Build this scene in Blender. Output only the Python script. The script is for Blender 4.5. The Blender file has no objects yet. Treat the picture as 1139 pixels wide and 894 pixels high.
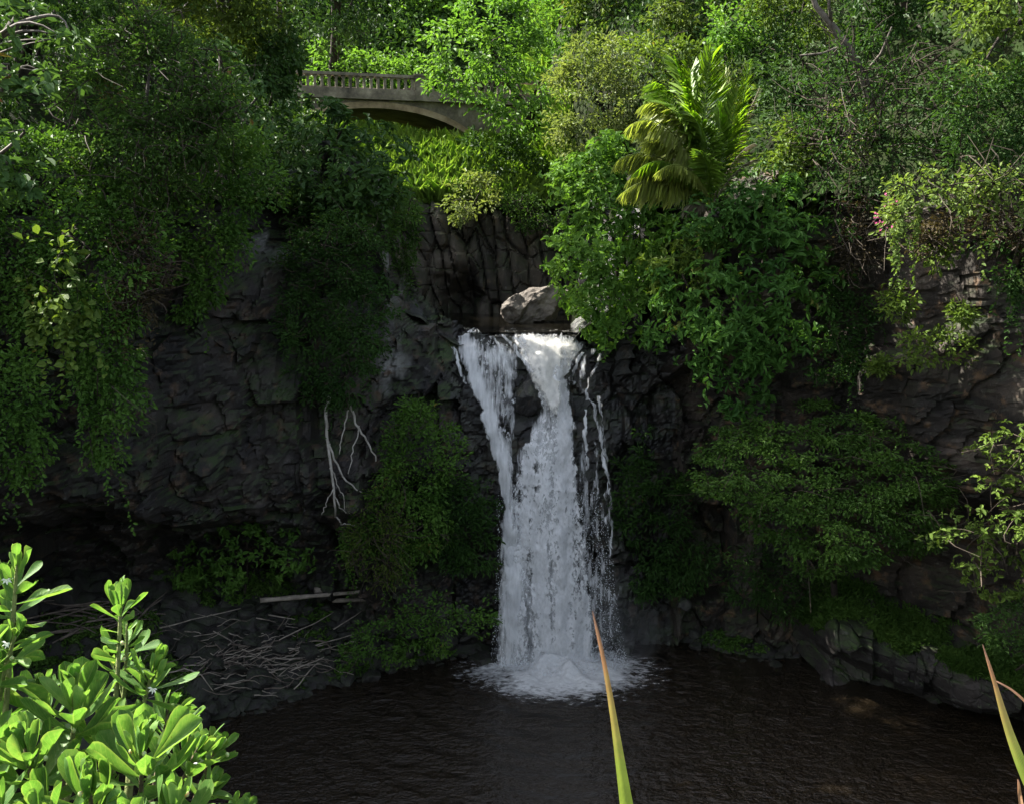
import bpy, math
import numpy as np
from math import radians as R

rng = np.random.default_rng(7)
sc = bpy.context.scene
COL = sc.collection

# ------------------------------------------------------------------ camera model
H, PITCH, F = 12.74, R(9.48), 1000.0
CP, SP = math.cos(PITCH), math.sin(PITCH)

def at(px, py, Y):
    """world point on the ray of a photo pixel at world depth Y (arrays ok)"""
    px, py, Y = np.broadcast_arrays(np.asarray(px, float), np.asarray(py, float), np.asarray(Y, float))
    u = (px - 569.5) / F; v = (447 - py) / F
    t = Y / (CP + v * SP)
    return np.stack([u * t, Y, H + t * (-SP + v * CP)], -1)

def on_water(px, py, z=0.0):
    v = (447 - py) / F; u = (px - 569.5) / F
    t = (z - H) / (-SP + v * CP)
    return np.array([u * t, t * (CP + v * SP), z])

# ------------------------------------------------------------------ noise
def _hash(ix, iy, iz, seed):
    h = (ix.astype(np.int64) * 374761393 + iy.astype(np.int64) * 668265263 + iz.astype(np.int64) * 2147483647 + seed * 974711) & 0xFFFFFFFF
    h = ((h ^ (h >> 13)) * 1274126177) & 0xFFFFFFFF
    h = ((h ^ (h >> 16)) * 2246822519) & 0xFFFFFFFF
    return ((h ^ (h >> 15)) & 0xFFFFFF) / float(0x1000000)

def vnoise(p, seed=0):
    p = np.asarray(p, float); i = np.floor(p); f = p - i; f = f * f * (3 - 2 * f)
    r = 0
    for dx in (0, 1):
        wx = f[..., 0] if dx else 1 - f[..., 0]
        for dy in (0, 1):
            wy = f[..., 1] if dy else 1 - f[..., 1]
            for dz in (0, 1):
                wz = f[..., 2] if dz else 1 - f[..., 2]
                r = r + wx * wy * wz * _hash(i[..., 0] + dx, i[..., 1] + dy, i[..., 2] + dz, seed)
    return r * 2 - 1

def fbm(p, octv=4, seed=0):
    p = np.asarray(p, float); a, s, r = 0.5, 1.0, 0
    for k in range(octv):
        r = r + a * vnoise(p * s + 17.3 * k, seed + k); a *= .5; s *= 2.03
    return r

def worley(q, seed=0):
    """2-D cells: F1, F2, cell value"""
    i = np.floor(q); F1 = np.full(q.shape[:-1], 9.); F2 = F1.copy(); ID = F1 * 0
    z0 = np.zeros_like(F1)
    for dx in (-1, 0, 1):
        for dy in (-1, 0, 1):
            cx, cy = i[..., 0] + dx, i[..., 1] + dy
            jx = cx + .15 + .7 * _hash(cx, cy, z0, seed + 1); jy = cy + .15 + .7 * _hash(cx, cy, z0, seed + 2)
            d = np.hypot(q[..., 0] - jx, q[..., 1] - jy)
            idv = _hash(cx, cy, z0, seed + 3)
            n1 = d < F1
            F2 = np.where(n1, F1, np.minimum(F2, d)); ID = np.where(n1, idv, ID); F1 = np.where(n1, d, F1)
    return F1, F2, ID

def sstep(a, b, x):
    t = np.clip((x - a) / (b - a), 0, 1); return t * t * (3 - 2 * t)

def unit(v):
    return v / np.maximum(np.linalg.norm(v, axis=-1, keepdims=True), 1e-9)

# ------------------------------------------------------------------ mesh helpers
def mesh_np(name, V, faces, mat=None, parent=None, smooth=False, attrs=None, mats=None, midx=None):
    """faces: (N,k) int array or list of such arrays"""
    if not isinstance(faces, list): faces = [faces]
    V = np.asarray(V, np.float32)
    if parent is not None: V = V - np.array(parent.location, np.float32)
    me = bpy.data.meshes.new(name)
    me.vertices.add(len(V)); me.vertices.foreach_set('co', V.ravel())
    lv = np.concatenate([f.ravel() for f in faces]).astype(np.int32)
    faces = [f for f in faces if len(f)]; ls = np.concatenate([np.full(len(f), f.shape[1]) for f in faces])
    st = np.concatenate([[0], np.cumsum(ls)[:-1]]).astype(np.int32)
    me.loops.add(len(lv)); me.loops.foreach_set('vertex_index', lv)
    me.polygons.add(len(ls)); me.polygons.foreach_set('loop_start', st)
    me.polygons.foreach_set('use_smooth', np.full(len(ls), smooth, bool))
    for k, a in (attrs or {}).items():
        at_ = me.attributes.new(k, 'FLOAT', 'POINT'); at_.data.foreach_set('value', np.asarray(a, np.float32))
    for m in (mats or ([mat] if mat else [])): me.materials.append(m)
    if midx is not None: me.polygons.foreach_set('material_index', np.asarray(midx, np.int32))
    me.update(); me.validate()
    o = bpy.data.objects.new(name, me); COL.objects.link(o)
    if parent is not None: o.parent = parent
    return o

def grid_faces(nu, nv, keep=None):
    i = np.arange(nu * nv).reshape(nv, nu)
    f = np.stack([i[:-1, :-1], i[:-1, 1:], i[1:, 1:], i[1:, :-1]], -1)
    if keep is not None: f = f[keep]
    return f.reshape(-1, 4)

def tag(o, label=None, cat=None, group=None, kind=None):
    if label: o['label'] = label
    if cat: o['category'] = cat
    if group: o['group'] = group
    if kind: o['kind'] = kind
    return o

def thing(name, label, cat, loc, group=None):
    o = bpy.data.objects.new(name, None); COL.objects.link(o); o.location = [float(c) for c in loc]
    o.empty_display_size = .2
    return tag(o, label, cat, group)

def tube_geo(pts, rad, n=6):
    pts = np.asarray(pts, float); rad = np.broadcast_to(rad, (len(pts),))
    d = unit(np.gradient(pts, axis=0))
    ref = np.array([0., 0, 1]) if abs(d[:, 2]).mean() < .8 else np.array([1., 0, 0])
    a = unit(np.cross(d, ref)); b = np.cross(d, a)
    th = np.linspace(0, 2 * np.pi, n, endpoint=False)
    V = pts[:, None] + rad[:, None, None] * (np.cos(th)[None, :, None] * a[:, None] + np.sin(th)[None, :, None] * b[:, None])
    V = V.reshape(-1, 3); F_ = []
    m = len(pts)
    for i in range(m - 1):
        for j in range(n):
            F_.append([i * n + j, i * n + (j + 1) % n, (i + 1) * n + (j + 1) % n, (i + 1) * n + j])
    V = np.vstack([V, pts[:1], pts[-1:]])
    T = []
    for j in range(n):
        T.append([m * n, (j + 1) % n, j]); T.append([m * n + 1, (m - 1) * n + j, (m - 1) * n + (j + 1) % n])
    return V, np.array(F_), np.array(T)

class Geo:
    def __init__(s): s.V = []; s.Q = []; s.T = []; s.A = []; s.n = 0
    def add(s, V, Q=None, T=None, a=None):
        s.V.append(V)
        if Q is not None and len(Q): s.Q.append(np.asarray(Q) + s.n)
        if T is not None and len(T): s.T.append(np.asarray(T) + s.n)
        s.A.append(np.full(len(V), rng.random()) if a is None else np.broadcast_to(a, (len(V),)))
        s.n += len(V)
    def tube(s, pts, rad, n=6): s.add(*tube_geo(pts, rad, n))
    def box(s, c, sz, M=np.eye(3)):
        c = np.asarray(c, float); sz = np.asarray(sz, float) / 2
        K = np.array([[x, y, z] for x in (-1, 1) for y in (-1, 1) for z in (-1, 1)]) * sz
        s.add(K @ M.T + c, [[0, 1, 3, 2], [4, 6, 7, 5], [0, 4, 5, 1], [2, 3, 7, 6], [0, 2, 6, 4], [1, 5, 7, 3]])
    def build(s, name, mat, parent=None, smooth=False):
        fs = []
        if s.Q: fs.append(np.vstack(s.Q))
        if s.T: fs.append(np.vstack(s.T))
        return mesh_np(name, np.vstack(s.V), fs, mat, parent, smooth, {'rnd': np.concatenate(s.A)})

# ------------------------------------------------------------------ materials
class N:
    def __init__(s, name):
        s.m = bpy.data.materials.new(name); s.m.use_nodes = True
        s.t = s.m.node_tree; s.t.nodes.clear(); s.out = s.t.nodes.new('ShaderNodeOutputMaterial')
    def n(s, typ, inp=None, **kw):
        nd = s.t.nodes.new('ShaderNode' + typ)
        for k, v in kw.items(): setattr(nd, k, v)
        for k, v in (inp or {}).items():
            if isinstance(v, tuple) and len(v) == 2 and hasattr(v[0], 'outputs'):
                s.t.links.new(v[0].outputs[v[1]], nd.inputs[k])
            else: nd.inputs[k].default_value = v
        return nd
    def link(s, a, ao, b, bi): s.t.links.new(a.outputs[ao], b.inputs[bi])
    def noise(s, vec, scale, detail=4, rough=.55, **k):
        return s.n('TexNoise', {'Vector': vec, 'Scale': scale, 'Detail': detail, 'Roughness': rough}, **k)
    def ramp(s, fac, stops):
        r = s.n('ValToRGB', {'Fac': fac}); e = r.color_ramp.elements
        while len(e) > 1: e.remove(e[-1])
        for i, (p, c) in enumerate(stops):
            el = e[0] if i == 0 else e.new(p)
            el.position = p; el.color = (*c, 1) if len(c) == 3 else c
        return r
    def rng(s, v, a, b, c=0., d=1.):
        return s.n('MapRange', {0: v, 1: a, 2: b, 3: c, 4: d})
    def mix(s, f, a, b, typ='MIX'):
        nd = s.t.nodes.new('ShaderNodeMix'); nd.data_type = 'RGBA'; nd.blend_type = typ
        for k, v in ((0, f), (6, a), (7, b)):
            if isinstance(v, tuple) and len(v) == 2 and hasattr(v[0], 'outputs'): s.t.links.new(v[0].outputs[v[1]], nd.inputs[k])
            else: nd.inputs[k].default_value = v if k == 0 else ((*v, 1) if len(v) == 3 else v)
        return nd
    def math(s, op, a, b=0.5):
        return s.n('Math', {0: a, 1: b}, operation=op)
    def done(s, shader, o='BSDF'):
        s.t.links.new(shader.outputs[o], s.out.inputs['Surface']); return s.m

def leaf_mat(name, c1, c2, trans=.35, rough=.5, spec=.2, tint=(1.25, 1.25, .6), odd=None):
    """c1..c2 leaf colours, picked per leaf; light comes through"""
    k = N(name)
    a = k.n('Attribute', attribute_name='rnd')
    tc = k.n('TexCoord')
    nz = k.noise((tc, 'Object'), .55, 3)
    f = k.math('ADD', (k.math('MULTIPLY', (a, 'Fac'), .55), 0), (k.rng((nz, 0), .32, .68, -.05, .5), 0))
    stops = [(0, c1), (.95, c2)]
    if odd: stops = [(0, c1), (.86, c2), (.93, odd)]
    c = k.ramp((f, 0), stops)
    p = k.n('BsdfPrincipled', {'Base Color': (c, 0), 'Roughness': rough, 'Specular IOR Level': spec})
    tcol = k.mix(1., (c, 0), tint, 'MULTIPLY')
    t = k.n('BsdfTranslucent', {'Color': (tcol, 2)})
    ms = k.n('MixShader', {0: trans, 1: (p, 0), 2: (t, 0)})
    return k.done(ms, 0)

def bark_mat(name, c1, c2, scale=6.):
    k = N(name); tc = k.n('TexCoord')
    nz = k.noise((tc, 'Object'), scale, 5, .65)
    c = k.ramp((nz, 0), [(.3, c1), (.7, c2)])
    b = k.n('Bump', {'Strength': .6, 'Distance': .03, 'Height': (nz, 0)})
    p = k.n('BsdfPrincipled', {'Base Color': (c, 0), 'Roughness': .85, 'Normal': (b, 0), 'Specular IOR Level': .2})
    return k.done(p)

def rock_mat(name, dark, mid, light, rough=.75, moss=.0, lichen=.0, mosscol=(.03, .055, .012), bump=.5, rust=None, scale=1.0, spec=.35, block=False):
    k = N(name); tc = k.n('TexCoord'); g = k.n('NewGeometry')
    mp = k.n('Mapping', {'Vector': (tc, 'Object'), 'Scale': (scale, scale, scale)})
    big = k.noise((mp, 0), .5, 5, .6); fine = k.noise((mp, 0), 7., 6, .7); mid_n = k.noise((mp, 0), 2.2, 4, .6)
    c = k.ramp((big, 0), [(.3, dark), (.5, mid), (.68, light)])
    c2 = k.mix(.55, (c, 0), (k.ramp((fine, 0), [(.3, (.35, .35, .35)), (.7, (1.4, 1.4, 1.4))]), 0), 'MULTIPLY')
    col = (c2, 2)
    if block:
        ab = k.n('Attribute', attribute_name='block')
        col = (k.mix(1., col, (k.ramp((ab, 'Fac'), [(.1, (.55, .55, .57)), (.5, (.95, .92, .9)), (.9, (1.6, 1.48, 1.38))]), 0), 'MULTIPLY'), 2)
        al = k.n('Attribute', attribute_name='lich')
        col = (k.mix((k.math('MULTIPLY', (al, 'Fac'), .85), 0), col, (.3, .3, .29)), 2)
    if rust:
        rf = k.rng((mid_n, 0), .56, .68)
        col = (k.mix((rf, 0), col, rust), 2)
    if lichen:
        ln = k.noise((mp, 0), 3.3, 6, .75)
        lf = k.math('MULTIPLY', (k.rng((ln, 0), .6, .66), 0), lichen)
        col = (k.mix((lf, 0), col, (.33, .33, .31)), 2)
    if moss:
        sx = k.n('SeparateXYZ', {0: (g, 'Normal')})
        up = k.rng((sx, 2), -.15, .6)
        mn = k.rng((k.noise((mp, 0), 1.3, 5, .65), 0), .42, .6)
        mf = k.math('MULTIPLY', (k.math('MULTIPLY', (up, 0), (mn, 0)), 0), moss)
        col = (k.mix((mf, 0), col, mosscol), 2)
    mp2 = k.n('Mapping', {'Vector': (tc, 'Object'), 'Scale': (scale * 3.1, scale * 3.1, scale * 1.3)})
    jag = k.noise((mp2, 0), 1.6, 8, .72)
    h = k.math('ADD', (k.math('MULTIPLY', (fine, 0), .55), 0), (k.math('MULTIPLY', (jag, 0), 1.1), 0))
    b = k.n('Bump', {'Strength': bump, 'Distance': .06, 'Height': (h, 0)})
    p = k.n('BsdfPrincipled', {'Base Color': col, 'Roughness': rough, 'Normal': (b, 0), 'Specular IOR Level': spec})
    return k.done(p)

M = {}
M['rock'] = rock_mat('basalt', (0.0114, 0.0107, 0.0114), (0.0265, 0.0239, 0.0227), (0.0536, 0.0472, 0.0429), .7, moss=.75, lichen=.12, rust=(.075, .05, .034), block=True, bump=.9)
M['rock_wet'] = rock_mat('wet_basalt', (0.0058, 0.0058, 0.0063), (0.0137, 0.0127, 0.0127), (0.0293, 0.0268, 0.0253), .38, moss=.35, rust=(.05, .036, .026), spec=.5, block=True, bump=.9)
M['rock_back'] = rock_mat('columnar_basalt', (0.0209, 0.0179, 0.0147), (0.0575, 0.0491, 0.0398), (0.1255, 0.1045, 0.0815), .75, moss=.5, lichen=.3, rust=(.1, .075, .05))
M['rock_right'] = rock_mat('brown_basalt', (0.0136, 0.0120, 0.0108), (0.0379, 0.0314, 0.0260), (0.0677, 0.0569, 0.0476), .8, moss=.6, lichen=.15, rust=(.13, .08, .045), block=True, bump=.9)
M['boulder'] = rock_mat('boulder_basalt', (0.0096, 0.0089, 0.0082), (0.0223, 0.0201, 0.0186), (0.0431, 0.0378, 0.0349), .7, moss=.35, scale=2.2)
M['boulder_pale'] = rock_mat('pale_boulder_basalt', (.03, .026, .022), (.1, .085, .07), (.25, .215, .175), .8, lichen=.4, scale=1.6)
M['ledge'] = rock_mat('ledge_basalt', (0.0123, 0.0106, 0.0100), (0.0290, 0.0245, 0.0223), (0.0558, 0.0474, 0.0418), .75, moss=1.0, lichen=.2, mosscol=(.035, .062, .014))
M['soil'] = rock_mat('forest_soil', (.006, .007, .003), (.012, .016, .005), (.02, .026, .009), .95, moss=.9, bump=.6, mosscol=(.016, .032, .007), spec=.1)
M['moss'] = leaf_mat('moss_leaf', (.03, .075, .01), (.085, .155, .028), .25, .6, .15)
M['bark'] = bark_mat('bark', (.05, .042, .034), (.16, .14, .12))
M['bark_dark'] = bark_mat('dark_bark', (.016, .013, .01), (.05, .041, .032))
M['twig'] = bark_mat('twig_bark', (.02, .016, .011), (.06, .047, .034), 3.)
M['drift'] = bark_mat('driftwood', (.12, .1, .082), (.33, .29, .24), 4.)
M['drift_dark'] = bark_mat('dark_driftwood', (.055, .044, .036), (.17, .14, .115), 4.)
M['root'] = bark_mat('pale_root', (.2, .185, .16), (.45, .42, .38), 5.)
M['l_kamani'] = leaf_mat('kamani_leaf', (0.0298, 0.0723, 0.0187), (0.0765, 0.1445, 0.0382), .25, .55, .16, odd=(.2, .09, .03))
M['l_fine'] = leaf_mat('feathery_leaf', (0.0255, 0.0595, 0.0127), (0.0638, 0.1275, 0.0255), .35, .55, .16, odd=(.13, .1, .035))
M['l_vine'] = leaf_mat('vine_leaf', (.03, .08, .012), (.085, .17, .026), .3, .55, .16, odd=(.15, .12, .03))
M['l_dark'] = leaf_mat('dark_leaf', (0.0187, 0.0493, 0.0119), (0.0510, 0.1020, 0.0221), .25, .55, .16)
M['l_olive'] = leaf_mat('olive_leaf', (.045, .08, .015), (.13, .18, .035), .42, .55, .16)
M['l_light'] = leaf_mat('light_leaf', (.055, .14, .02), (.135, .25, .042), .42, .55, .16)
M['l_pale'] = leaf_mat('pale_leaf', (.08, .12, .03), (.18, .22, .07), .38, .55, .16)
M['l_mid'] = leaf_mat('mid_leaf', (.045, .085, .013), (.12, .18, .03), .35, .55, .16, odd=(.19, .16, .035))
M['l_umb'] = leaf_mat('umbrella_leaf', (.028, .085, .016), (.08, .175, .032), .3, .55, .16, odd=(.16, .17, .04))
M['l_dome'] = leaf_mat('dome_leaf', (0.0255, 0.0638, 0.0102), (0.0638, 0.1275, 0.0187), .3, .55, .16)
M['l_fern'] = leaf_mat('fern_leaf', (0.0170, 0.0467, 0.0102), (0.0425, 0.0935, 0.0187), .35, .55, .16, odd=(.11, .085, .03))
M['l_brown'] = leaf_mat('dry_leaf', (0.0360, 0.0300, 0.0150), (0.0780, 0.0600, 0.0300), .25, .7, .15)
M['l_boug'] = leaf_mat('bougainvillea_leaf', (.07, .12, .025), (.16, .22, .05), .42, .55, .16)
M['pink'] = leaf_mat('pink_bract', (.45, .08, .22), (.6, .16, .32), .45, .6, .2, tint=(1.1, 1., 1.))
M['grass'] = leaf_mat('slope_grass', (.1, .19, .025), (.22, .32, .06), .45, .5, .3)
M['palm'] = leaf_mat('palm_leaflet', (.09, .18, .018), (.19, .29, .035), .45, .4, .35, tint=(1.5, 1.6, .4))
M['palm_pale'] = leaf_mat('pale_palm_leaflet', (.15, .2, .04), (.3, .34, .1), .45, .45, .3, tint=(1.3, 1.35, .5))
M['palm_dry'] = leaf_mat('dry_palm_leaflet', (.12, .11, .07), (.26, .23, .15), .3, .6, .3, tint=(1, 1, .9))

# concrete of the bridge
k = N('old_concrete'); tc = k.n('TexCoord')
n1 = k.noise((tc, 'Object'), .9, 6, .7); n2 = k.noise((tc, 'Object'), 9., 5, .6)
c = k.ramp((n1, 0), [(.32, (.05, .041, .03)), (.5, (.18, .15, .108)), (.66, (.34, .295, .215))])
c2 = k.mix(.4, (c, 0), (k.ramp((n2, 0), [(.3, (.5, .5, .5)), (.7, (1.2, 1.2, 1.2))]), 0), 'MULTIPLY')
b = k.n('Bump', {'Strength': .4, 'Distance': .02, 'Height': (n2, 0)})
p = k.n('BsdfPrincipled', {'Base Color': (c2, 2), 'Roughness': .85, 'Normal': (b, 0)})
M['concrete'] = k.done(p)
k = N('arch_bounce_concrete'); tc = k.n('TexCoord')
n1 = k.noise((tc, 'Object'), .8, 6, .7)
c = k.ramp((n1, 0), [(.32, (.12, .085, .045)), (.5, (.3, .22, .13)), (.68, (.44, .35, .23))])  # warm bounce light off the grass is put into this lighter base colour
p = k.n('BsdfPrincipled', {'Base Color': (c, 0), 'Roughness': .85})
M['arch'] = k.done(p)

# pool water: dark, peaty, rippled
def water_mat(name, rip, dist, base=(.012, .009, .006), rings=False):
    k = N(name); tc = k.n('TexCoord')
    mp = k.n('Mapping', {'Vector': (tc, 'Object'), 'Scale': (1., 1.5, 1.)})
    a = k.noise((mp, 0), 3.2, 3, .6, noise_dimensions='3D'); bb = k.noise((mp, 0), 9., 3, .6); c_ = k.noise((mp, 0), .9, 2, .5)
    h = k.math('ADD', (k.math('ADD', (a, 0), (k.math('MULTIPLY', (bb, 0), .35), 0)), 0), (k.math('MULTIPLY', (c_, 0), 1.2), 0))
    if rings:
        sx = k.n('SeparateXYZ', {0: (k.n('Vector Math'.replace(' ', ''), {0: (tc, 'Object'), 1: (1.5, 26.1, 0)}, operation='SUBTRACT'), 0)})
        dd = k.n('VectorMath', {0: (k.n('CombineXYZ', {0: (sx, 0), 1: (sx, 1), 2: 0.}), 0)}, operation='LENGTH')
        wob = k.math('ADD', (dd, 1), (k.math('MULTIPLY', (c_, 0), 1.1), 0))
        rg = k.math('MULTIPLY', (k.math('SINE', (k.math('MULTIPLY', (wob, 0), 7.), 0)), 0), (k.rng((dd, 1), 1.5, 11., .32, .03), 0))
        h = k.math('ADD', (h, 0), (rg, 0))
    b = k.n('Bump', {'Strength': rip, 'Distance': dist, 'Height': (h, 0)})
    p = k.n('BsdfPrincipled', {'Base Color': (*base, 1), 'Roughness': .06, 'IOR': 1.33, 'Normal': (b, 0), 'Specular IOR Level': .5})
    return k.done(p)
M['pool'] = water_mat('pool_water', 1., .17, (.0135, .0098, .0058), True)
M['stream'] = water_mat('stream_water', .5, .03, (.004, .0035, .0025))

# falling water: threads and clots of white water with clear gaps between them
def fall_mat(name, sx, sv, soft, seed, white=(.93, .94, .95), det=6):
    k = N(name)
    ax = k.n('Attribute', attribute_name='wx'); av = k.n('Attribute', attribute_name='wv'); ad = k.n('Attribute', attribute_name='dens')
    cv = k.n('CombineXYZ', {0: (k.math('MULTIPLY', (ax, 'Fac'), sx), 0), 1: (k.math('MULTIPLY', (av, 'Fac'), sv), 0), 2: seed})
    n1 = k.noise((cv, 0), 1., det, .62, normalize=True)
    cv2 = k.n('CombineXYZ', {0: (k.math('MULTIPLY', (ax, 'Fac'), sx * 2.3), 0), 1: (k.math('MULTIPLY', (av, 'Fac'), sv * 2.2), 0), 2: seed + 9.})
    n2 = k.noise((cv2, 0), 1., 4, .6)
    nn = k.math('ADD', (k.math('MULTIPLY', (n1, 0), .6), 0), (k.math('MULTIPLY', (n2, 0), .4), 0))
    # threshold follows density
    th = k.rng((ad, 'Fac'), 0., 1., .72, .28)
    d = k.math('SUBTRACT', (nn, 0), (th, 0))
    al = k.rng((d, 0), -soft, soft)
    al2 = k.math('MULTIPLY', (al, 0), (k.rng((ad, 'Fac'), 0., .08), 0))
    c = k.ramp((n2, 0), [(.3, tuple(w * .72 for w in white)), (.7, white)])
    bmp = k.n('Bump', {'Strength': .7, 'Distance': .08, 'Height': (nn, 0)})
    p = k.n('BsdfPrincipled', {'Base Color': (c, 0), 'Roughness': .35, 'Normal': (bmp, 0), 'Specular IOR Level': .4})
    t = k.n('BsdfTranslucent', {'Color': (c, 0)})
    ms = k.n('MixShader', {0: .45, 1: (p, 0), 2: (t, 0)})
    tr = k.n('BsdfTransparent', {})
    m2 = k.n('MixShader', {0: (al2, 0), 1: (tr, 0), 2: (ms, 0)})
    return k.done(m2, 0)
M['fall_a'] = fall_mat('white_water', 5.2, .9, .1, 1.3)
M['fall_b'] = fall_mat('white_water_clots', 6.2, 3.1, .055, 5.1)
M['fall_c'] = fall_mat('cascade_foam', 3.6, 2.0, .10, 8.7, (.94, .92, .86))
M['foam'] = fall_mat('pool_foam', 2.6, 3.6, .13, 3.9, (.94, .95, .95), 6)
k = N('spray_drop')
p = k.n('BsdfPrincipled', {'Base Color': (.75, .79, .82, 1), 'Roughness': .3})
M['drop'] = k.done(p)

# ------------------------------------------------------------------ terrain
def rbf(ctrl):
    P = np.array([at(a, b, y) for a, b, y in ctrl])
    X = P[:, [0, 2]]; yv = P[:, 1]
    D = np.linalg.norm(X[:, None] - X[None], axis=-1)
    n = len(X); A = np.zeros((n + 3, n + 3)); A[:n, :n] = D + np.eye(n) * -.02
    A[:n, n] = 1; A[:n, n + 1:] = X; A[n, :n] = 1; A[n + 1:, :n] = X.T
    w = np.linalg.solve(A, np.r_[yv, 0, 0, 0])
    def f(x, z):
        sh = np.shape(x); q = np.stack([np.ravel(x), np.ravel(z)], -1); out = np.empty(len(q))
        for s in range(0, len(q), 40000):
            d = np.linalg.norm(q[s:s + 40000, None] - X[None], axis=-1)
            out[s:s + 40000] = d @ w[:n] + w[n] + q[s:s + 40000] @ w[n + 1:]
        return out.reshape(sh)
    return f

front_ctrl = [
 # left cliff
 (-300, 250, 15.5), (-300, 560, 16), (-300, 800, 17), (0, 250, 20.8), (180, 250, 23.4), (300, 250, 25.8), (430, 250, 27.6),
 (0, 400, 20.4), (180, 400, 23.4), (250, 400, 24.4), (330, 400, 25.4), (400, 400, 26.2), (450, 400, 27),
 (0, 500, 20.4), (100, 500, 22.2), (180, 500, 23.2), (250, 500, 24.1), (330, 500, 25.1), (400, 500, 25.8), (470, 500, 26.8), (530, 500, 27.3),
 (0, 545, 20.6), (100, 552, 22.2), (180, 562, 23.1), (250, 568, 24.1), (330, 570, 25), (400, 566, 25.8), (470, 570, 26.9),
 (0, 585, 24), (100, 585, 25.6), (180, 590, 26.8), (250, 592, 27.2), (330, 594, 26.9), (400, 594, 26.8), (470, 610, 27.1),
 (0, 650, 25.5), (100, 650, 27), (200, 650, 28), (300, 650, 27.6), (400, 650, 27.2), (500, 650, 27.2), (560, 650, 27.3),
 (0, 800, 26), (200, 800, 28), (400, 780, 27.4), (560, 760, 27.3),
 # behind the fall
 (470, 330, 28.2), (480, 380, 28), (505, 375, 28.6), (600, 372, 28.9), (660, 380, 28.7), (700, 380, 28.2),
 (500, 420, 27.9), (545, 420, 28.1), (600, 420, 28.05), (640, 420, 28.0), (680, 420, 28),
 (515, 470, 27.5), (570, 470, 27.55), (620, 470, 27.5), (660, 470, 27.55), (700, 470, 27.6),
 (550, 550, 27.3), (600, 550, 27.3), (660, 550, 27.3), (720, 550, 27.8),
 (600, 650, 27.4), (660, 650, 27.5), (640, 780, 27.6), (710, 660, 27.9),
 # right cliff
 (700, 300, 28), (800, 300, 27.4), (900, 300, 26), (1000, 300, 24), (1139, 300, 21.4), (1450, 300, 15.5),
 (700, 400, 28.2), (760, 400, 28), (850, 400, 27), (930, 400, 25.4), (1000, 400, 24), (1139, 400, 21.6), (1450, 400, 16),
 (700, 520, 28.2), (760, 520, 28.6), (850, 520, 28.2), (950, 520, 26), (1050, 520, 23.6), (1139, 520, 21.7), (1450, 560, 16),
 (700, 620, 28.2), (800, 620, 28.6), (900, 620, 27.8), (1000, 620, 26), (1139, 620, 22.8),
 (700, 760, 28.3), (850, 760, 27.5), (1000, 760, 26), (1139, 760, 23.5), (1450, 800, 17),
]
front0 = rbf(front_ctrl)

def facet(x, z, cx, cz, a, tilt, crack, seed):
    """broken planes: every cell has its own step and slant, with sharp joints between"""
    q = np.stack([x / cx, z / cz], -1); i = np.floor(q); z0 = np.zeros(q.shape[:-1])
    B = np.full(q.shape[:-1], 9.); B2 = B.copy(); val = B * 0
    for dx in (-1, 0, 1):
        for dy in (-1, 0, 1):
            kx, ky = i[..., 0] + dx, i[..., 1] + dy
            ux = q[..., 0] - (kx + .1 + .8 * _hash(kx, ky, z0, seed + 1)); uy = q[..., 1] - (ky + .1 + .8 * _hash(kx, ky, z0, seed + 2))
            d = .6 * np.maximum(np.abs(ux), np.abs(uy)) + .4 * np.hypot(ux, uy)
            v = a * 2 * (_hash(kx, ky, z0, seed + 3) - .5) + tilt * (cx * ux * 2 * (_hash(kx, ky, z0, seed + 4) - .5) + cz * uy * 2 * (_hash(kx, ky, z0, seed + 5) - .5))
            n1 = d < B
            B2 = np.where(n1, B, np.minimum(B2, d)); val = np.where(n1, v, val); B = np.where(n1, d, B)
    return val - crack * (1 - sstep(0, .055, B2 - B))

def blocks(x, z, amp, seed=0, tall=1.0):
    """stepped, cracked basalt relief, positive = towards the viewer"""
    p3 = np.stack([x, z * .8, x * 0 + seed], -1)
    wx = x + .16 * fbm(p3 * .8, 3, seed) + .08 * fbm(p3 * 4, 2, seed + 1); wz = z + .15 * fbm(p3 * .8 + 31, 3, seed + 5) + .08 * fbm(p3 * 4 + 9, 2, seed + 2)
    d = facet(wx, wz, 1.9, 2.7 * tall, .58, .42, .18, seed) + facet(wx, wz, .9, 1.7 * tall, .14, .4, .06, seed + 10) + facet(wx, wz, .5, .36 * tall, .045, .35, .02, seed + 20) + facet(wx, wz, .2, .26, .016, .35, .0, seed + 30)
    bed = np.floor(wz / .33); band = _hash(bed, bed * 0 + np.floor(wx / 3.1), bed * 0, seed + 50)
    d = d + .3 * (band - .5) * sstep(3.4, 4.4, z) * sstep(7.4, 6.2, z)
    return (d + .3 * fbm(p3 * .45, 3, seed + 60) + .05 * fbm(p3 * 6, 3, seed + 70)) * amp

def front(x, z):
    y = front0(x, z)
    amp = 1 - .72 * sstep(0, 1, 1 - np.abs(x - .8) / 4.0)
    return y - blocks(x, z, amp, 3) + 1.1 * np.maximum(z - 13.0, 0) ** 1.4

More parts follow.
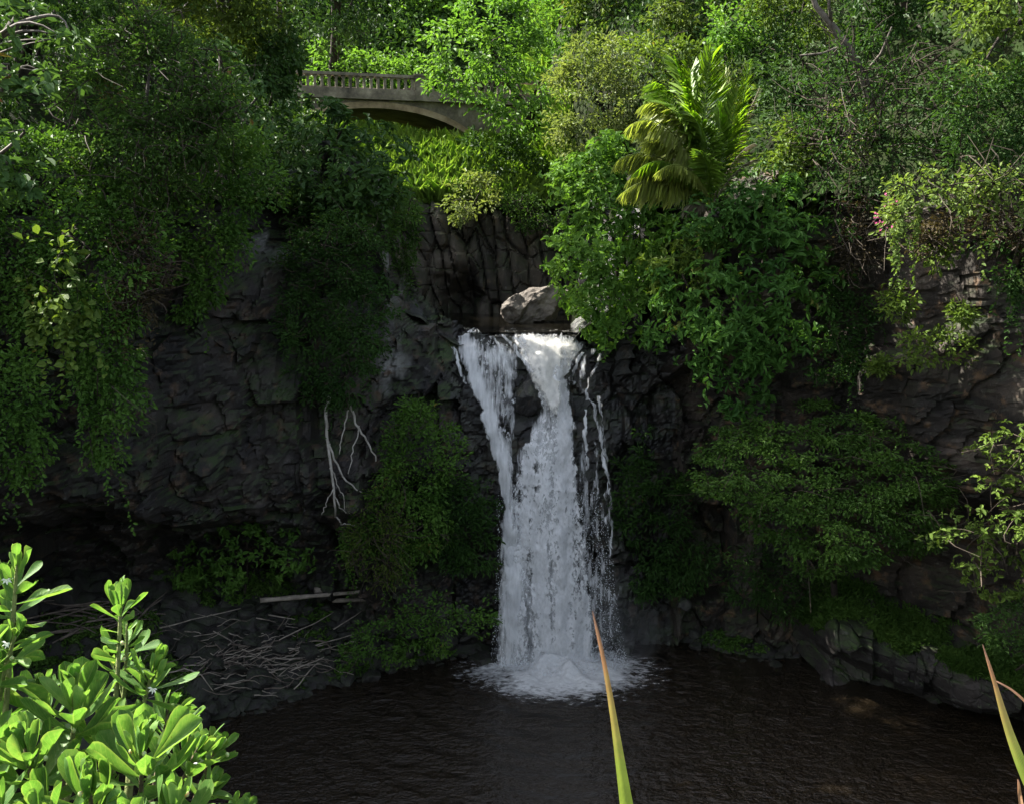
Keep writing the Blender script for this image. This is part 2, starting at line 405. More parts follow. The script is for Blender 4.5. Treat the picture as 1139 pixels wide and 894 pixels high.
xs = np.arange(-24, 24.01, .075); zs = np.arange(-1.2, 15.3, .075)
X, Z = np.meshgrid(xs, zs)
Yf = front(X, Z)
notch = np.interp(X, [-4.3, -3.7, -2.6, -1.7, -1.3, 2.7, 3.1, 3.6, 4.2], [99, 12.2, 11.2, 10.6, 10.05, 10.0, 10.7, 11.6, 99])
notch = notch + .25 * fbm(np.stack([X * .9, Z * 0, Z * 0], -1), 3, 91)
keep = (Z <= notch)
kf = keep[:-1, :-1] & keep[1:, :-1] & keep[:-1, 1:] & keep[1:, 1:]
V = np.stack([X, Yf, Z], -1)
px_of = 569.5 + F * X / (CP * Yf + (H - Z) * SP)
cm = np.where(X < -1.9, 0, np.where(X < 5.2, 1, 2))[:-1, :-1][kf]
wq = np.stack([X, Z, X * 0], -1)
cell = .55 * facet(X + .2 * fbm(wq * .8, 2, 3), Z + .2 * fbm(wq * .8 + 9, 2, 4), .95, 1.35, .5, 0, 0, 13) + .45 * facet(X, Z, .4, .48, .5, 0, 0, 23) + .5
lich = (np.exp(-((X + 6.6) / .8) ** 2 - ((Z - 13.3) / .8) ** 2) + 1.1 * np.exp(-((X + 3.9) / .55) ** 2 - ((Z - 12.3) / 1.1) ** 2) + .8 * np.exp(-((X + 3.6) / .5) ** 2 - ((Z - 9.2) / .9) ** 2)) * sstep(-.05, .25, fbm(wq * [3.5, 1.6, 1], 4, 88))
tag(mesh_np('cliff', V.reshape(-1, 3), grid_faces(len(xs), len(zs), kf), smooth=False, mats=[M['rock'], M['rock_wet'], M['rock_right']], midx=cm, attrs={'block': cell.ravel(), 'lich': np.clip(lich, 0, 1).ravel()}),
    'dark basalt cliff ringing the plunge pool', kind='structure')

# hill behind and above the cliffs: heights over x, y
yfx = np.interp(np.arange(-45, 45.1, .5), *[np.array(v) for v in zip(*[(x, float(front0(np.array([x]), np.array([13.5]))[0])) for x in np.arange(-24, 24.1, .5)])])
def yfront(x): return np.interp(x, np.arange(-45, 45.1, .5), yfx)
def hill(x, y, noise=True):
    xg = np.interp(y, [28, 38, 46, 90], [-.6, -1.5, -2.2, -2.5]); w = np.interp(y, [28, 38, 48, 60], [3.4, 3.5, 3.0, 1.5])
    d = np.abs(x - xg) - w
    fl = np.where(y < 38.2, 9.5, np.where(y < 43, 14.2 + .79 * np.minimum(y - 38.2, 3.8), np.where(y < 47.5, 17.2 + .02 * (y - 43), 17.3 + .95 * (y - 47.5))))
    dy = np.maximum(y - yfront(x), -1)
    bl = 14 + .32 * dy + np.maximum(dy - 15, 0) * .6 * sstep(-15, -9, x); br = 14.2 + .7 * dy
    bl = bl + (fl + .12 * np.maximum(d, 0) - bl) * sstep(36, 43, y) * sstep(-22, -15, x)
    bank = np.where(x < xg, bl, br)
    z = fl + (np.maximum(bank, fl) - fl) * sstep(-.2, 2.6, d)
    if noise: z = z + .5 * fbm(np.stack([x * .35, y * .35, x * 0], -1), 4, 5)
    return z
xs = np.arange(-45, 45.01, .3); ys = np.arange(4, 95.01, .3)
X, Y = np.meshgrid(xs, ys); Zh = hill(X, Y)
keep = (Y > yfront(X) - .25) & ~((np.abs(X + 1.0) < 3.2) & (Y < 38.4))
kf = keep[:-1, :-1] & keep[1:, :-1] & keep[:-1, 1:] & keep[1:, 1:]
HV = np.stack([X, Y, Zh], -1)
tag(mesh_np('hill', HV.reshape(-1, 3), grid_faces(len(xs), len(ys), kf), M['soil'], smooth=True), 'wooded hillside above the falls', kind='structure')

# walls of the little gorge, its floor, its back wall of upright columns
def columns(a, z, seed):
    wob = .45 * fbm(np.stack([a * .6, z * .3, a * 0], -1), 3, seed) + .16 * (z - 12)
    F1, F2, ID = worley(np.stack([(a + wob) / .62, z / 2.6], -1), seed)
    G1, G2, JD = worley(np.stack([(a + wob) / .9, z / .8], -1), seed + 4)
    return .8 * (ID - .5) + .55 * (.6 - F1) - .2 * (1 - sstep(0, .14, F2 - F1)) + .14 * (JD - .5) - .08 * (1 - sstep(0, .1, G2 - G1)) + .4 * fbm(np.stack([a * .3, z * .3, a * 0], -1), 3, seed + 9)

xs = np.arange(-8, 5, .06); zs = np.arange(9, 16.5, .06); X, Z = np.meshgrid(xs, zs)
Yb = 37.9 + .25 * (Z - 10) * .6 - columns(X, Z, 40)
hn = .5 * fbm(np.stack([X * 1.3, Z * 1.3, X * 0], -1), 3, 46); hole = np.exp(-(np.abs((X + 2.3 + hn) / .7) ** 3 + np.abs((Z - 10.7 - hn) / 1.1) ** 3)); Yb = Yb + 2.2 * hole
top = 14.0 + 1.3 * fbm(np.stack([X * .8, X * 0, X * 0], -1), 3, 44)
Yb = Yb + np.maximum(Z - top, 0) * 1.2
tag(mesh_np('rock_wall', np.stack([X, Yb, Z], -1).reshape(-1, 3), grid_faces(len(xs), len(zs)), M['rock_back']), 'wall of upright basalt columns behind the upper pool', kind='structure')
for sgn, x0, x1, mt in ((-1, -3.9, -5.2, 'rock'), (1, 3.5, 2.6, 'rock_wet')):
    ysg = np.arange(27, 38.6, .07); zs = np.arange(9, 16., .07); A_, Z = np.meshgrid(ysg, zs)
    xw = np.interp(A_, [27, 38.5], [x0, x1]) + sgn * (Z - 10.2) * .22 - sgn * columns(A_, Z, 50 + sgn) * .9
    tag(mesh_np('rock_wall', np.stack([xw, A_, Z], -1).reshape(-1, 3), grid_faces(len(ysg), len(zs)), M[mt]), 'rock side of the narrow upper gorge', kind='structure')
xs = np.arange(-6, 4.6, .07); ys = np.arange(28.2, 38.6, .07); X, Y = np.meshgrid(xs, ys)
F1, F2, ID = worley(np.stack([X / .8, Y / .7], -1), 77)
zb = 10.0 + .25 * sstep(30, 29.2, Y) * (.35 + np.abs(X - .6) / 3) + .32 * (ID - .5) - .3 * F1 + .2 * fbm(np.stack([X, Y, X * 0], -1), 4, 71) - .5 * sstep(32.2, 34, Y) - .35 * sstep(29.6, 28.6, Y)
zb = zb + 1.0 * sstep(-1.6, -3.4, X) * sstep(33.5, 31, Y) + 1.1 * sstep(1.6, 3.2, X)
tag(mesh_np('streambed', np.stack([X, Y, zb], -1).reshape(-1, 3), grid_faces(len(xs), len(ys)), M['rock_wet']), 'rocky bed between the upper pool and the lip', kind='structure')
xs = np.linspace(-5.5, 3.6, 40); ys = np.linspace(29.0, 38.4, 40); X, Y = np.meshgrid(xs, ys)
tag(mesh_np('upper_pool_water', np.stack([X, Y, X * 0 + 10.16], -1).reshape(-1, 3), grid_faces(40, 40), M['stream'], smooth=True), 'still upper pool above the falls', kind='structure')

# shore: heights over x, y rising from the waterline
SHO = np.array([on_water(a, b)[:2] for a, b in ((-300, 900), (60, 850), (200, 818), (270, 798), (350, 772), (430, 752), (500, 738), (556, 728), (590, 716), (660, 712), (690, 716), (760, 722), (860, 742), (950, 768), (1060, 802), (1139, 826), (1500, 930))])
def shore_y(x): return np.interp(x, SHO[:, 0], SHO[:, 1])
def shore_z(x, y):
    t = y - shore_y(x)
    s = np.interp(x, [-12, -3, -1, 0, 2.5, 4, 7.6, 8.6, 14], [.6, .6, .5, .1, .1, .5, .5, .1, .1])
    z = -.25 + s * t * np.where(t < 0, 1.2, 1) - .04 * np.maximum(t, 0) ** 2 * s
    F1, F2, ID = worley(np.stack([x / .7, y / .6], -1), 23)
    return z + np.clip(t * .6, 0.1, 1) * (.4 * (ID - .5) + .35 * (.5 - F1) + .25 * fbm(np.stack([x, y, x * 0], -1), 4, 24))
xs = np.arange(-22, 22.01, .08); ys = np.arange(12, 29.5, .08); X, Y = np.meshgrid(xs, ys)
Zs = shore_z(X, Y); keep = Zs > -1.2; kf = keep[:-1, :-1] & keep[1:, 1:]
SV = np.stack([X, Y, Zs], -1)
tag(mesh_np('shore', SV.reshape(-1, 3), grid_faces(len(xs), len(ys), kf), M['boulder']), 'rough lava rock shore of the plunge pool', kind='structure')

# undercut ledge on the right shore, with a step of its own below the lip
LC = np.array([(880, 686, 696, 735, 26.4), (905, 690, 708, 745, 25.6), (925, 692, 722, 752, 24.9), (950, 702, 738, 768, 24.5), (1000, 716, 754, 784, 23.9), (1060, 736, 772, 804, 23.1), (1100, 750, 785, 815, 22.5), (1139, 765, 800, 828, 21.9), (1300, 830, 880, 900, 19)], float)
pxs = np.arange(884, 1300, 1.3); jag = 7 * fbm(np.stack([pxs / 22., pxs * 0, pxs * 0], -1), 4, 61) + 9 * (_hash(np.floor(pxs / 31.), pxs * 0, pxs * 0, 5) - .5)
top, bot, wat, Yc = (np.interp(pxs, LC[:, 0], LC[:, i]) for i in (1, 2, 3, 4)); fade = sstep(884, 925, pxs)
Yc = Yc + .35 * (_hash(np.floor(pxs / 43. + .4), pxs * 0, pxs * 0, 9) - .5) * 2 + .9 * (1 - fade)
prow = [top - 70, top - 24 + jag * .3, top - 4 + jag * .6, top + 2 + jag * .6, (top + bot) / 2 + jag * .6, bot + jag, bot + 7 + jag * .7, wat - 6, wat + 6, wat + 50]
pY = [Yc + 2.8, Yc + 1.2, Yc + .18, Yc, Yc - .12, Yc + .02, Yc + .8 * fade, Yc + .75 * fade, Yc + .3, Yc - .4]
tt = np.linspace(0, 9, 150); PR = np.stack([np.array([np.interp(tt, np.arange(10), c) for c in np.array(prow).T]).T], 0)[0]; PY_ = np.array([np.interp(tt, np.arange(10), c) for c in np.array(pY).T]).T
LV_ = at(np.broadcast_to(pxs, PR.shape), PR, PY_); LV_[..., 1] -= blocks(LV_[..., 0], LV_[..., 2] * 1.3, .5, 8); LV_[..., 2] += .06 * fbm(LV_ * 2.5, 3, 15)
tag(mesh_np('rock_ledge', LV_.reshape(-1, 3), grid_faces(len(pxs), 150), M['ledge']), 'mossy undercut basalt ledge along the right shore', kind='structure')

# pool
xs = np.linspace(-30, 30, 121); ys = np.linspace(2, 29.2, 80); X, Y = np.meshgrid(xs, ys)
tag(mesh_np('pool_water', np.stack([X, Y, X * 0], -1).reshape(-1, 3), grid_faces(121, 80), M['pool'], smooth=True), 'dark rippled plunge pool', kind='structure')
X, Y = np.meshgrid(np.linspace(-30, 30, 40), np.linspace(1, 29, 40))
tag(mesh_np('pool_bed', np.stack([X, Y, X * 0 - 2.5], -1).reshape(-1, 3), grid_faces(40, 40), M['boulder']), 'bed of the plunge pool', kind='structure')
# the viewer's own bank
xs = np.arange(-14, 14.01, .2); ss = np.linspace(0, 1, 90); X, S = np.meshgrid(xs, ss)
edge = 2.15 + .12 * fbm(np.stack([X * .6, X * 0, X * 0], -1), 3, 4)
yb = np.where(S < .45, -9 + (edge + 9) * S / .45, edge + (S - .45) / .55 * 4.2); zb = np.where(S < .45, 10.95 + .05 * fbm(np.stack([X, S * 20, X * 0], -1), 3, 2), 10.95 - 12.6 * np.clip((S - .45) / .55, 0, 1) ** .9)
tag(mesh_np('ground', np.stack([X, yb, zb], -1).reshape(-1, 3), grid_faces(len(xs), 90), M['soil']), 'bank at the lookout', kind='structure')

# ------------------------------------------------------------------ foliage
def leaves_geo(pos, axis, nrm, L, w, fold=.12, droop=.15):
    n = len(pos); axis = unit(axis); side = unit(np.cross(axis, nrm)); up = np.cross(side, axis)
    L = np.broadcast_to(L, (n,))[:, None]; W = L * w
    b = pos; l1 = pos + axis * L * .35 - side * W * .46 + up * L * fold; r1 = pos + axis * L * .35 + side * W * .46 + up * L * fold
    l2 = pos + axis * L * .72 - side * W * .4 + up * L * (fold - droop * .4); r2 = pos + axis * L * .72 + side * W * .4 + up * L * (fold - droop * .4)
    tp = pos + axis * L - up * L * droop
    V = np.stack([b, l1, l2, tp, r2, r1], 1).reshape(-1, 3)
    i = np.arange(n)[:, None] * 6
    Q = np.concatenate([i + [0, 1, 2, 3], i + [0, 3, 4, 5]], 0)
    return V, Q

def leaf_mesh(name, pos, axis, nrm, L, w, mat, parent, fold=.12, droop=.15, rnd=None):
    V, Q = leaves_geo(pos, axis, nrm, L, w, fold, droop)
    rnd = rng.random(len(pos)) if rnd is None else rnd
    return mesh_np(name, V, Q, mat, parent, False, {'rnd': np.repeat(rnd, 6)})

def poly_info(poly, pts):
    P = np.asarray(poly, float); A = P; B = np.roll(P, -1, 0)
    inside = np.zeros(len(pts), bool); dist = np.full(len(pts), 1e9)
    for a, b in zip(A, B):
        c = ((a[1] > pts[:, 1]) != (b[1] > pts[:, 1])) & (pts[:, 0] < (b[0] - a[0]) * (pts[:, 1] - a[1]) / (b[1] - a[1] + 1e-12) + a[0])
        inside ^= c
        ab = b - a; t = np.clip(((pts - a) @ ab) / (ab @ ab + 1e-9), 0, 1)
        dist = np.minimum(dist, np.linalg.norm(pts - (a + t[:, None] * ab), axis=1))
    return inside, dist

def clumps_in(poly, Y, bulge, rc, dens, seed, slope=0., lobes=1.0, back=.35):
    """points spread through a crown whose silhouette is poly at depth Y, bulging both ways"""
    P = np.asarray(poly, float); lo, hi = P.min(0), P.max(0)
    area = (hi - lo).prod() * (Y / F) ** 2
    n = max(40, int(dens * area / rc ** 2))
    g = np.random.default_rng(seed)
    pts = lo + g.random((n, 2)) * (hi - lo)
    ins, d = poly_info(P, pts); sm = min(1., (hi - lo).min() / 90)
    jit = (fbm(np.c_[pts / (38. * sm), pts[:, 0] * 0 + seed], 2, seed) * 26 + fbm(np.c_[pts / (12. * sm), pts[:, 0] * 0 + seed], 2, seed + 4) * 12) * sm
    ok = np.where(ins, d, -d) + jit > 2 * sm
    pts, d = pts[ok], d[ok]
    if not len(pts): return np.zeros((0, 3)), np.zeros((0, 3))
    Dm = max(np.percentile(d, 92), 1.)
    h = np.sqrt(np.clip(1 - (1 - np.clip(d / Dm, 0, 1)) ** 2, 0, 1))
    F1, _, _ = worley(pts / (F / Y) / (rc * 4.2) + seed * 3.3, seed)
    thick = bulge * (.25 + .75 * h) + lobes * rc * 2.0 * (.55 - F1)
    bk = g.random(len(pts)) < back
    off = np.where(bk, (g.random(len(pts)) * 2 - .7) * thick, -thick * (.9 + .2 * g.random(len(pts))))
    cy = (lo[1] + hi[1]) / 2
    Yp = Y + off + slope * (pts[:, 1] - cy) / max(hi[1] - cy, 1)
    C = at(pts[:, 0], pts[:, 1], Yp)
    cen = at((lo[0] + hi[0]) / 2, cy, Y)
    # outward direction: from a spine inside the crown
    grad = np.stack([C[:, 0] - cen[0], off * 1.2, (C[:, 2] - cen[2]) + .3], -1)
    return C, unit(grad)

def sprig_leaves(C, out, rc, L, w, m, seed, rosette=0, upb=.6, flat=.7, spread=1.):
    g = np.random.default_rng(seed); n = len(C)
    if rosette:
        k = max(1, int(m / rosette)); cen = np.repeat(C, k, 0); od = np.repeat(out, k, 0)
        v = unit(g.normal(size=cen.shape)); v[:, 2] *= flat
        p = cen + v * rc * (g.random(len(cen)) ** .4)[:, None] * spread
        rn = unit(od * .6 + np.array([0, 0, upb]) + v * .6 + g.normal(size=p.shape) * .25)   # rosette axis
        a0 = unit(np.cross(rn, g.normal(size=p.shape))); b0 = np.cross(rn, a0)
        p = np.repeat(p, rosette, 0); rn = np.repeat(rn, rosette, 0); a0 = np.repeat(a0, rosette, 0); b0 = np.repeat(b0, rosette, 0)
        th = np.tile(np.arange(rosette) * 2 * np.pi / rosette, n * k) + g.normal(size=len(p)) * .6
        ax = unit(np.cos(th)[:, None] * a0 + np.sin(th)[:, None] * b0 + rn * (g.normal(size=len(p)) * .4 + .15)[:, None] - np.array([0, 0, .18]))
        nr = unit(rn + g.normal(size=p.shape) * .35)
        rb = np.repeat(g.random(n * k), rosette) * .55 + g.random(len(p)) * .45
    else:
        cen = np.repeat(C, m, 0); od = np.repeat(out, m, 0)
        v = unit(g.normal(size=cen.shape)); v[:, 2] *= flat
        p = cen + v * rc * (g.random(len(cen)) ** .5)[:, None] * spread
        ax = unit(od * .5 + v * .9 + g.normal(size=p.shape) * .45 - np.array([0, 0, .25]))
        nr = unit(od * .45 + np.array([0, 0, upb]) + g.normal(size=p.shape) * .45)
        rb = np.repeat(g.random(n), m) * .5 + g.random(len(p)) * .5
    Ls = L * (.45 + .95 * g.random(len(p)) ** 1.3)
    return p, ax, nr, Ls, rb

NLEAF = [0]
def plant(name, label, cat, poly, Y, bulge, mat, L=.14, w=.5, rc=.42, dens=1.5, cover=1.0, rosette=0, upb=.6, flat=.7, slope=0.,
          root=None, wood='bark_dark', tr=.14, part=('trunk', 'crown'), group=None, lobes=1., back=.35, limbs=6, twigs=0, twigmat='twig', twiglen=1.2, seed=None, droop=.15, spread=1., strands=0):
    seed = seed or int(abs(hash_s(label)) % 99991)
    g = np.random.default_rng(seed)
    P = np.asarray(poly, float); lo, hi = P.min(0), P.max(0)
    if root is None: root = ((lo[0] + hi[0]) / 2, hi[1] - .12 * (hi[1] - lo[1]), Y + .9 * bulge)
    rp = at(*root)
    t = thing(name, label, cat, rp, group)
    C, out = clumps_in(P, Y, bulge, rc, dens, seed, slope, lobes, back)
    m = max(6, int(cover * 3.2 * rc * rc / (L * L * w)))
    p, ax, nr, Ls, rb = sprig_leaves(C, out, rc, L, w, m, seed + 1, rosette, upb, flat, spread)
    NLEAF[0] += len(p)
    LV, LQ_ = leaves_geo(p, ax, nr, Ls, w, .12, droop); lr = np.repeat(rb, 6); mi = np.zeros(len(LQ_), int); mats_ = [M[mat]]
    if twigs:
        tg = Geo(); idx = g.integers(0, len(C), twigs)
        for q, o_ in zip(C[idx], out[idx]):
            d = unit(o_ * .6 + g.normal(size=3) * .6 + np.array([0, -.3, -.15])); l = twiglen * (.5 + g.random())
            s = np.linspace(0, 1, 5)[:, None]
            tg.tube(q + d * l * (s - .3) + np.array([g.normal(), g.normal(), g.normal()]) * .22 * np.sin(s * np.pi) * l, np.linspace(.018, .006, 5), 3)
        TV = np.vstack(tg.V); TQ = np.vstack(tg.Q); LQ_ = np.vstack([LQ_, TQ + len(LV)]); LV = np.vstack([LV, TV])
        lr = np.r_[lr, np.zeros(len(TV))]; mi = np.r_[mi, np.ones(len(TQ), int)]; mats_.append(M[twigmat])
    if strands and len(C):
        low = C[np.argsort(C[:, 2])[:max(8, int(len(C) * .6))]]; fr = low[low[:, 1] < np.median(low[:, 1])]; fr = fr if len(fr) > 4 else low
        sp_, sa_, sn_ = [], [], []
        for q in fr[g.integers(0, len(fr), strands)]:
            ln = .5 + 1.3 * g.random() ** 1.5; k_ = int(ln / (L * .42)); u_ = np.linspace(0, 1, k_)[:, None]
            line = q + np.array([0, -rc * .6, 0]) + u_ * ln * np.array([g.normal() * .12, g.normal() * .08, -1]) + np.cumsum(g.normal(size=(k_, 3)), 0) * .012
            sp_.append(line); sa_.append(g.normal(size=(k_, 3)) * [1, 1, .3] + [0, -.4, -.5]); sn_.append(g.normal(size=(k_, 3)) * .5 + [0, -.8, .5])
        SV_, SQ_ = leaves_geo(np.vstack(sp_), np.vstack(sa_), np.vstack(sn_), L * (.6 + .5 * g.random(len(np.vstack(sp_)))), w, .12, droop)
        LQ_ = np.vstack([LQ_, SQ_ + len(LV)]); LV = np.vstack([LV, SV_]); lr = np.r_[lr, np.repeat(g.random(len(SV_) // 6), 6)]; mi = np.r_[mi, np.zeros(len(SQ_), int)]
    mesh_np(part[1], LV, LQ_, None, t, False, {'rnd': lr}, mats_, mi)
    # wood: a tapered trunk and limbs that reach into the crown
    ge = Geo(); cen = at((lo[0] + hi[0]) / 2, (lo[1] + hi[1]) / 2, Y + .25 * bulge)
    bend = np.array([g.normal() * .3, g.normal() * .2, 0])
    s = np.linspace(0, 1, 8)[:, None]; main = rp + (cen - rp) * s + bend * np.sin(s * np.pi)
    ge.tube(main, np.linspace(tr, tr * .5, 8), 7)
    if len(C):
        for q in C[g.integers(0, len(C), limbs)]:
            j = g.integers(2, 8); a = main[j]; s = np.linspace(0, 1, 7)[:, None]
            ge.tube(a + (q - a) * s + np.sin(s * np.pi) * np.array([g.normal() * .15, g.normal() * .15, .25]), np.linspace(tr * .45, tr * .1, 7), 5)
    ge.build(part[0], M[wood], t, True)
    return t

def hash_s(s):
    h = 2166136261
    for ch in s: h = ((h ^ ord(ch)) * 16777619) & 0xFFFFFFFF
    return h

# ------------------------------------------------------------------ plants of the left bank
plant('feathery_tree', 'big feathery tree with bare brown twigs below, high on the left cliff', 'tree',
      [(70, 20), (120, -10), (190, 5), (250, 60), (262, 120), (250, 180), (215, 225), (175, 262), (120, 250), (75, 190), (60, 110)], 22.3, 2.0, 'l_fine',
      L=.13, w=.36, rc=.42, dens=1.9, cover=.8, flat=.45, root=(190, 262, 24), twigs=420, twiglen=.9)
plant('vine_curtain', 'thick leafy vine curtain pouring down the cliff at the left edge', 'vine',
      [(-60, 140), (60, 135), (130, 185), (195, 245), (186, 310), (170, 350), (168, 420), (150, 470), (146, 505), (122, 522), (98, 498), (92, 455), (72, 440), (60, 380), (-60, 330)], 20.7, 1.1, 'l_vine',
      L=.12, w=.55, rc=.34, dens=1.7, cover=.95, slope=-.5, strands=90, root=(100, 230, 22.5), part=('stem', 'foliage'), tr=.06, twigs=90)
plant('vine_curtain', 'low bulging tongue of vines hanging over the dark cave, furthest to the left', 'vine',
      [(-80, 350), (30, 390), (62, 430), (72, 470), (58, 505), (40, 535), (22, 530), (-10, 515), (-80, 520)], 19.6, .9, 'l_vine',
      L=.12, w=.55, rc=.34, dens=1.7, cover=.95, strands=35, root=(0, 400, 21), part=('stem', 'foliage'), tr=.06)
plant('vine_curtain', 'narrow hanging tongue of ivy left of the bare rock face', 'vine',
      [(180, 150), (240, 135), (305, 150), (318, 220), (285, 262), (268, 300), (250, 322), (228, 335), (215, 358), (200, 352), (194, 310), (200, 250)], 24.0, .9, 'l_vine',
      L=.13, w=.55, rc=.34, dens=1.8, cover=.95, strands=35, root=(240, 190, 25.5), part=('stem', 'foliage'), tr=.06)
for j, (lab, poly, Yp) in enumerate((
    ('glossy large-leaved tree branch reaching in at the top left corner', [(-40, -20), (30, -10), (70, 18), (88, 36), (82, 50), (40, 48), (10, 62), (-40, 70)], 15.2),
    ('layered glossy branch with a few red leaves at the left edge, above the vines', [(-40, 70), (20, 62), (58, 72), (95, 84), (97, 100), (72, 108), (40, 104), (30, 118), (-40, 125)], 15.0),
    ('drooping glossy branch at the left edge below the one with red leaves', [(-40, 125), (14, 128), (24, 170), (52, 205), (56, 222), (34, 222), (10, 215), (-40, 235)], 15.4))):
    plant('broadleaf_tree', lab, 'tree', poly, Yp, .7, 'l_kamani', L=.19, w=.5, rc=.3, dens=1.6, cover=.9, rosette=7, upb=1., flat=.35, root=(-120, 150, 16), tr=.08, limbs=8, wood='bark', group='broad-leaved branches at the left edge')
plant('broadleaf_tree', 'dark domed broad-leaved tree overhanging the gorge, left of the waterfall', 'tree',
      [(300, 165), (310, 120), (345, 98), (395, 108), (432, 140), (452, 172), (455, 212), (430, 235), (390, 245), (350, 240), (312, 225)], 27.8, 2.0, 'l_dark',
      L=.24, w=.5, rc=.5, dens=1.7, cover=1., rosette=6, upb=.9, flat=.5, strands=20, root=(330, 225, 31))
plant('broadleaf_tree', 'grey-green broad-leaved tree between the feathery tree and the bridge', 'tree',
      [(158, 40), (195, 28), (240, 45), (275, 66), (300, 95), (312, 140), (300, 175), (285, 190), (258, 160), (255, 105), (230, 75), (190, 62)], 27.5, 1.6, 'l_kamani',
      L=.22, w=.5, rc=.45, dens=1.7, cover=.9, rosette=6, upb=.9, flat=.45, root=(270, 200, 29))
plant('olive_tree', 'olive-leaved tree with sunlit tips at the top, left of the bridge', 'tree',  # upper crown extended above the frame to block the sun
      [(130, -170), (250, -190), (330, -150), (345, -60), (338, -10), (330, 40), (300, 58), (255, 62), (215, 48), (165, 40), (135, 0)], 31.5, 2.6, 'l_olive',
      L=.17, w=.5, rc=.5, dens=1.5, root=(250, 120, 33.5), tr=.25)
plant('shade_tree', 'dark tall tree behind the feathery tree, top left', 'tree',  # top raised far out of view so the tree shades the pool
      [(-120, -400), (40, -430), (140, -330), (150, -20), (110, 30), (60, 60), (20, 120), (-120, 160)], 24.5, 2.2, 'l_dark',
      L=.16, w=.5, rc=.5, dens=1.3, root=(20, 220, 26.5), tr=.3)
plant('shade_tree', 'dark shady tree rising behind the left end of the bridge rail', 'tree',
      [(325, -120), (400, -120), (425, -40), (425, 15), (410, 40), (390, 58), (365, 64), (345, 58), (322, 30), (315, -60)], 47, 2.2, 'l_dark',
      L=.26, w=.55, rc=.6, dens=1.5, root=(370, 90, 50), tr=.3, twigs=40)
plant('shade_tree', 'crown of a tall tree far up the left bank, over the olive-leaved one', 'tree',  # unseen crown, added above the frame to keep sun off the gorge
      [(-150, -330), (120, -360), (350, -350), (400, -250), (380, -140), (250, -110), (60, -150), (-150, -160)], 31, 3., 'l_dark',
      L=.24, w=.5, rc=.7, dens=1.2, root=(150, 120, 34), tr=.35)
plant('shade_shrub', 'dark leafy shrub under the hanging strap leaves by the bridge', 'shrub',  # added to close a gap where sun fell on the pool
      [(272, 40), (328, 25), (336, 75), (318, 108), (280, 110)], 30.2, .8, 'l_dark', L=.2, w=.5, rc=.4, dens=2.2, root=(300, 118, 31), part=('stem', 'foliage'), tr=.06)
# long hanging strap leaves
t = thing('screw_pine', 'tuft of long hanging strap leaves by the left end of the bridge', 'plant', at(312, 55, 33.5))
n = 420; q = at(282 + 42 * rng.random(n), 28 + 40 * rng.random(n) + 0, 33 + 1.2 * rng.random(n))
leaf_mesh('foliage', q, np.stack([rng.normal(size=n) * .3, rng.normal(size=n) * .3 - .2, -.8 - .4 * rng.random(n)], -1), unit(rng.normal(size=(n, 3)) + [0, -1, .4]), .7 + .7 * rng.random(n), .05, M['l_dark'], t)
ge = Geo(); ge.tube([at(312, 80, 34.6), at(312, 30, 34.2), at(310, 0, 34)], [.15, .12, .08]); ge.build('stem', M['bark_dark'], t, True)

plant('creeping_shrub', 'dark fine-leaved shrub draped down the cliff beside the bare rock face', 'shrub',
      [(318, 262), (350, 240), (400, 235), (432, 262), (440, 320), (428, 370), (412, 400), (408, 430), (380, 452), (350, 440), (318, 412), (296, 385), (292, 350), (312, 310)], 25.7, 1.2, 'l_fern',
      L=.12, w=.42, rc=.34, dens=1.9, cover=.9, flat=.5, strands=60, root=(370, 270, 27), part=('stem', 'foliage'), tr=.07, twigs=160, twiglen=.6)
plant('grassy_shrub', 'tall grassy shrub on the cliff edge just left of the gorge', 'shrub',
      [(300, 205), (360, 200), (420, 205), (455, 200), (470, 225), (448, 262), (425, 285), (380, 270), (320, 262)], 27.2, .9, 'l_fine',
      L=.2, w=.2, rc=.36, dens=1.8, cover=.6, strands=30, root=(390, 275, 28), part=('stem', 'foliage'), tr=.06, twigs=60, twiglen=.6)
plant('mossy_shrub', 'bushy green shrub clinging to the wet rock left of the waterfall', 'shrub',
      [(418, 500), (432, 462), (452, 443), (478, 440), (492, 468), (515, 480), (522, 520), (505, 545), (512, 590), (490, 628), (455, 645), (415, 628), (388, 640), (380, 600), (402, 560), (405, 525)], 26.4, .85, 'l_vine',
      L=.12, w=.5, rc=.33, dens=1.9, cover=.95, strands=40, root=(465, 640, 27.3), part=('stem', 'foliage'), tr=.06, twigs=70, twiglen=.6)
plant('wispy_shrub', 'wispy brownish shrub between the hanging roots and the ferns by the falls', 'shrub',
      [(385, 600), (400, 560), (425, 545), (450, 575), (470, 610), (455, 645), (420, 650), (390, 640)], 25.5, .6, 'l_olive',
      L=.13, w=.3, rc=.3, dens=1.2, cover=.5, flat=1., root=(425, 655, 26.6), part=('stem', 'foliage'), tr=.04, twigs=110, twiglen=.8)
plant('fern_patch', 'bright soft ferns on the rock nearest the left side of the falls', 'fern',
      [(480, 540), (520, 530), (552, 552), (556, 590), (545, 625), (520, 645), (490, 640), (478, 600)], 26.5, .6, 'l_fern',
      L=.16, w=.3, rc=.3, dens=1.9, cover=.9, root=(520, 640, 27.2), part=('stem', 'foliage'), tr=.03)
plant('broadleaf_shrub', 'dark broad-leaved shrub growing under the overhang on the left', 'shrub',
      [(188, 620), (205, 590), (240, 575), (255, 550), (285, 540), (300, 575), (340, 590), (362, 620), (345, 645), (300, 655), (245, 664), (200, 655)], 26.4, .7, 'l_vine',
      L=.17, w=.5, rc=.34, dens=1.6, cover=.85, rosette=5, root=(270, 672, 26.9), part=('stem', 'foliage'), tr=.05)
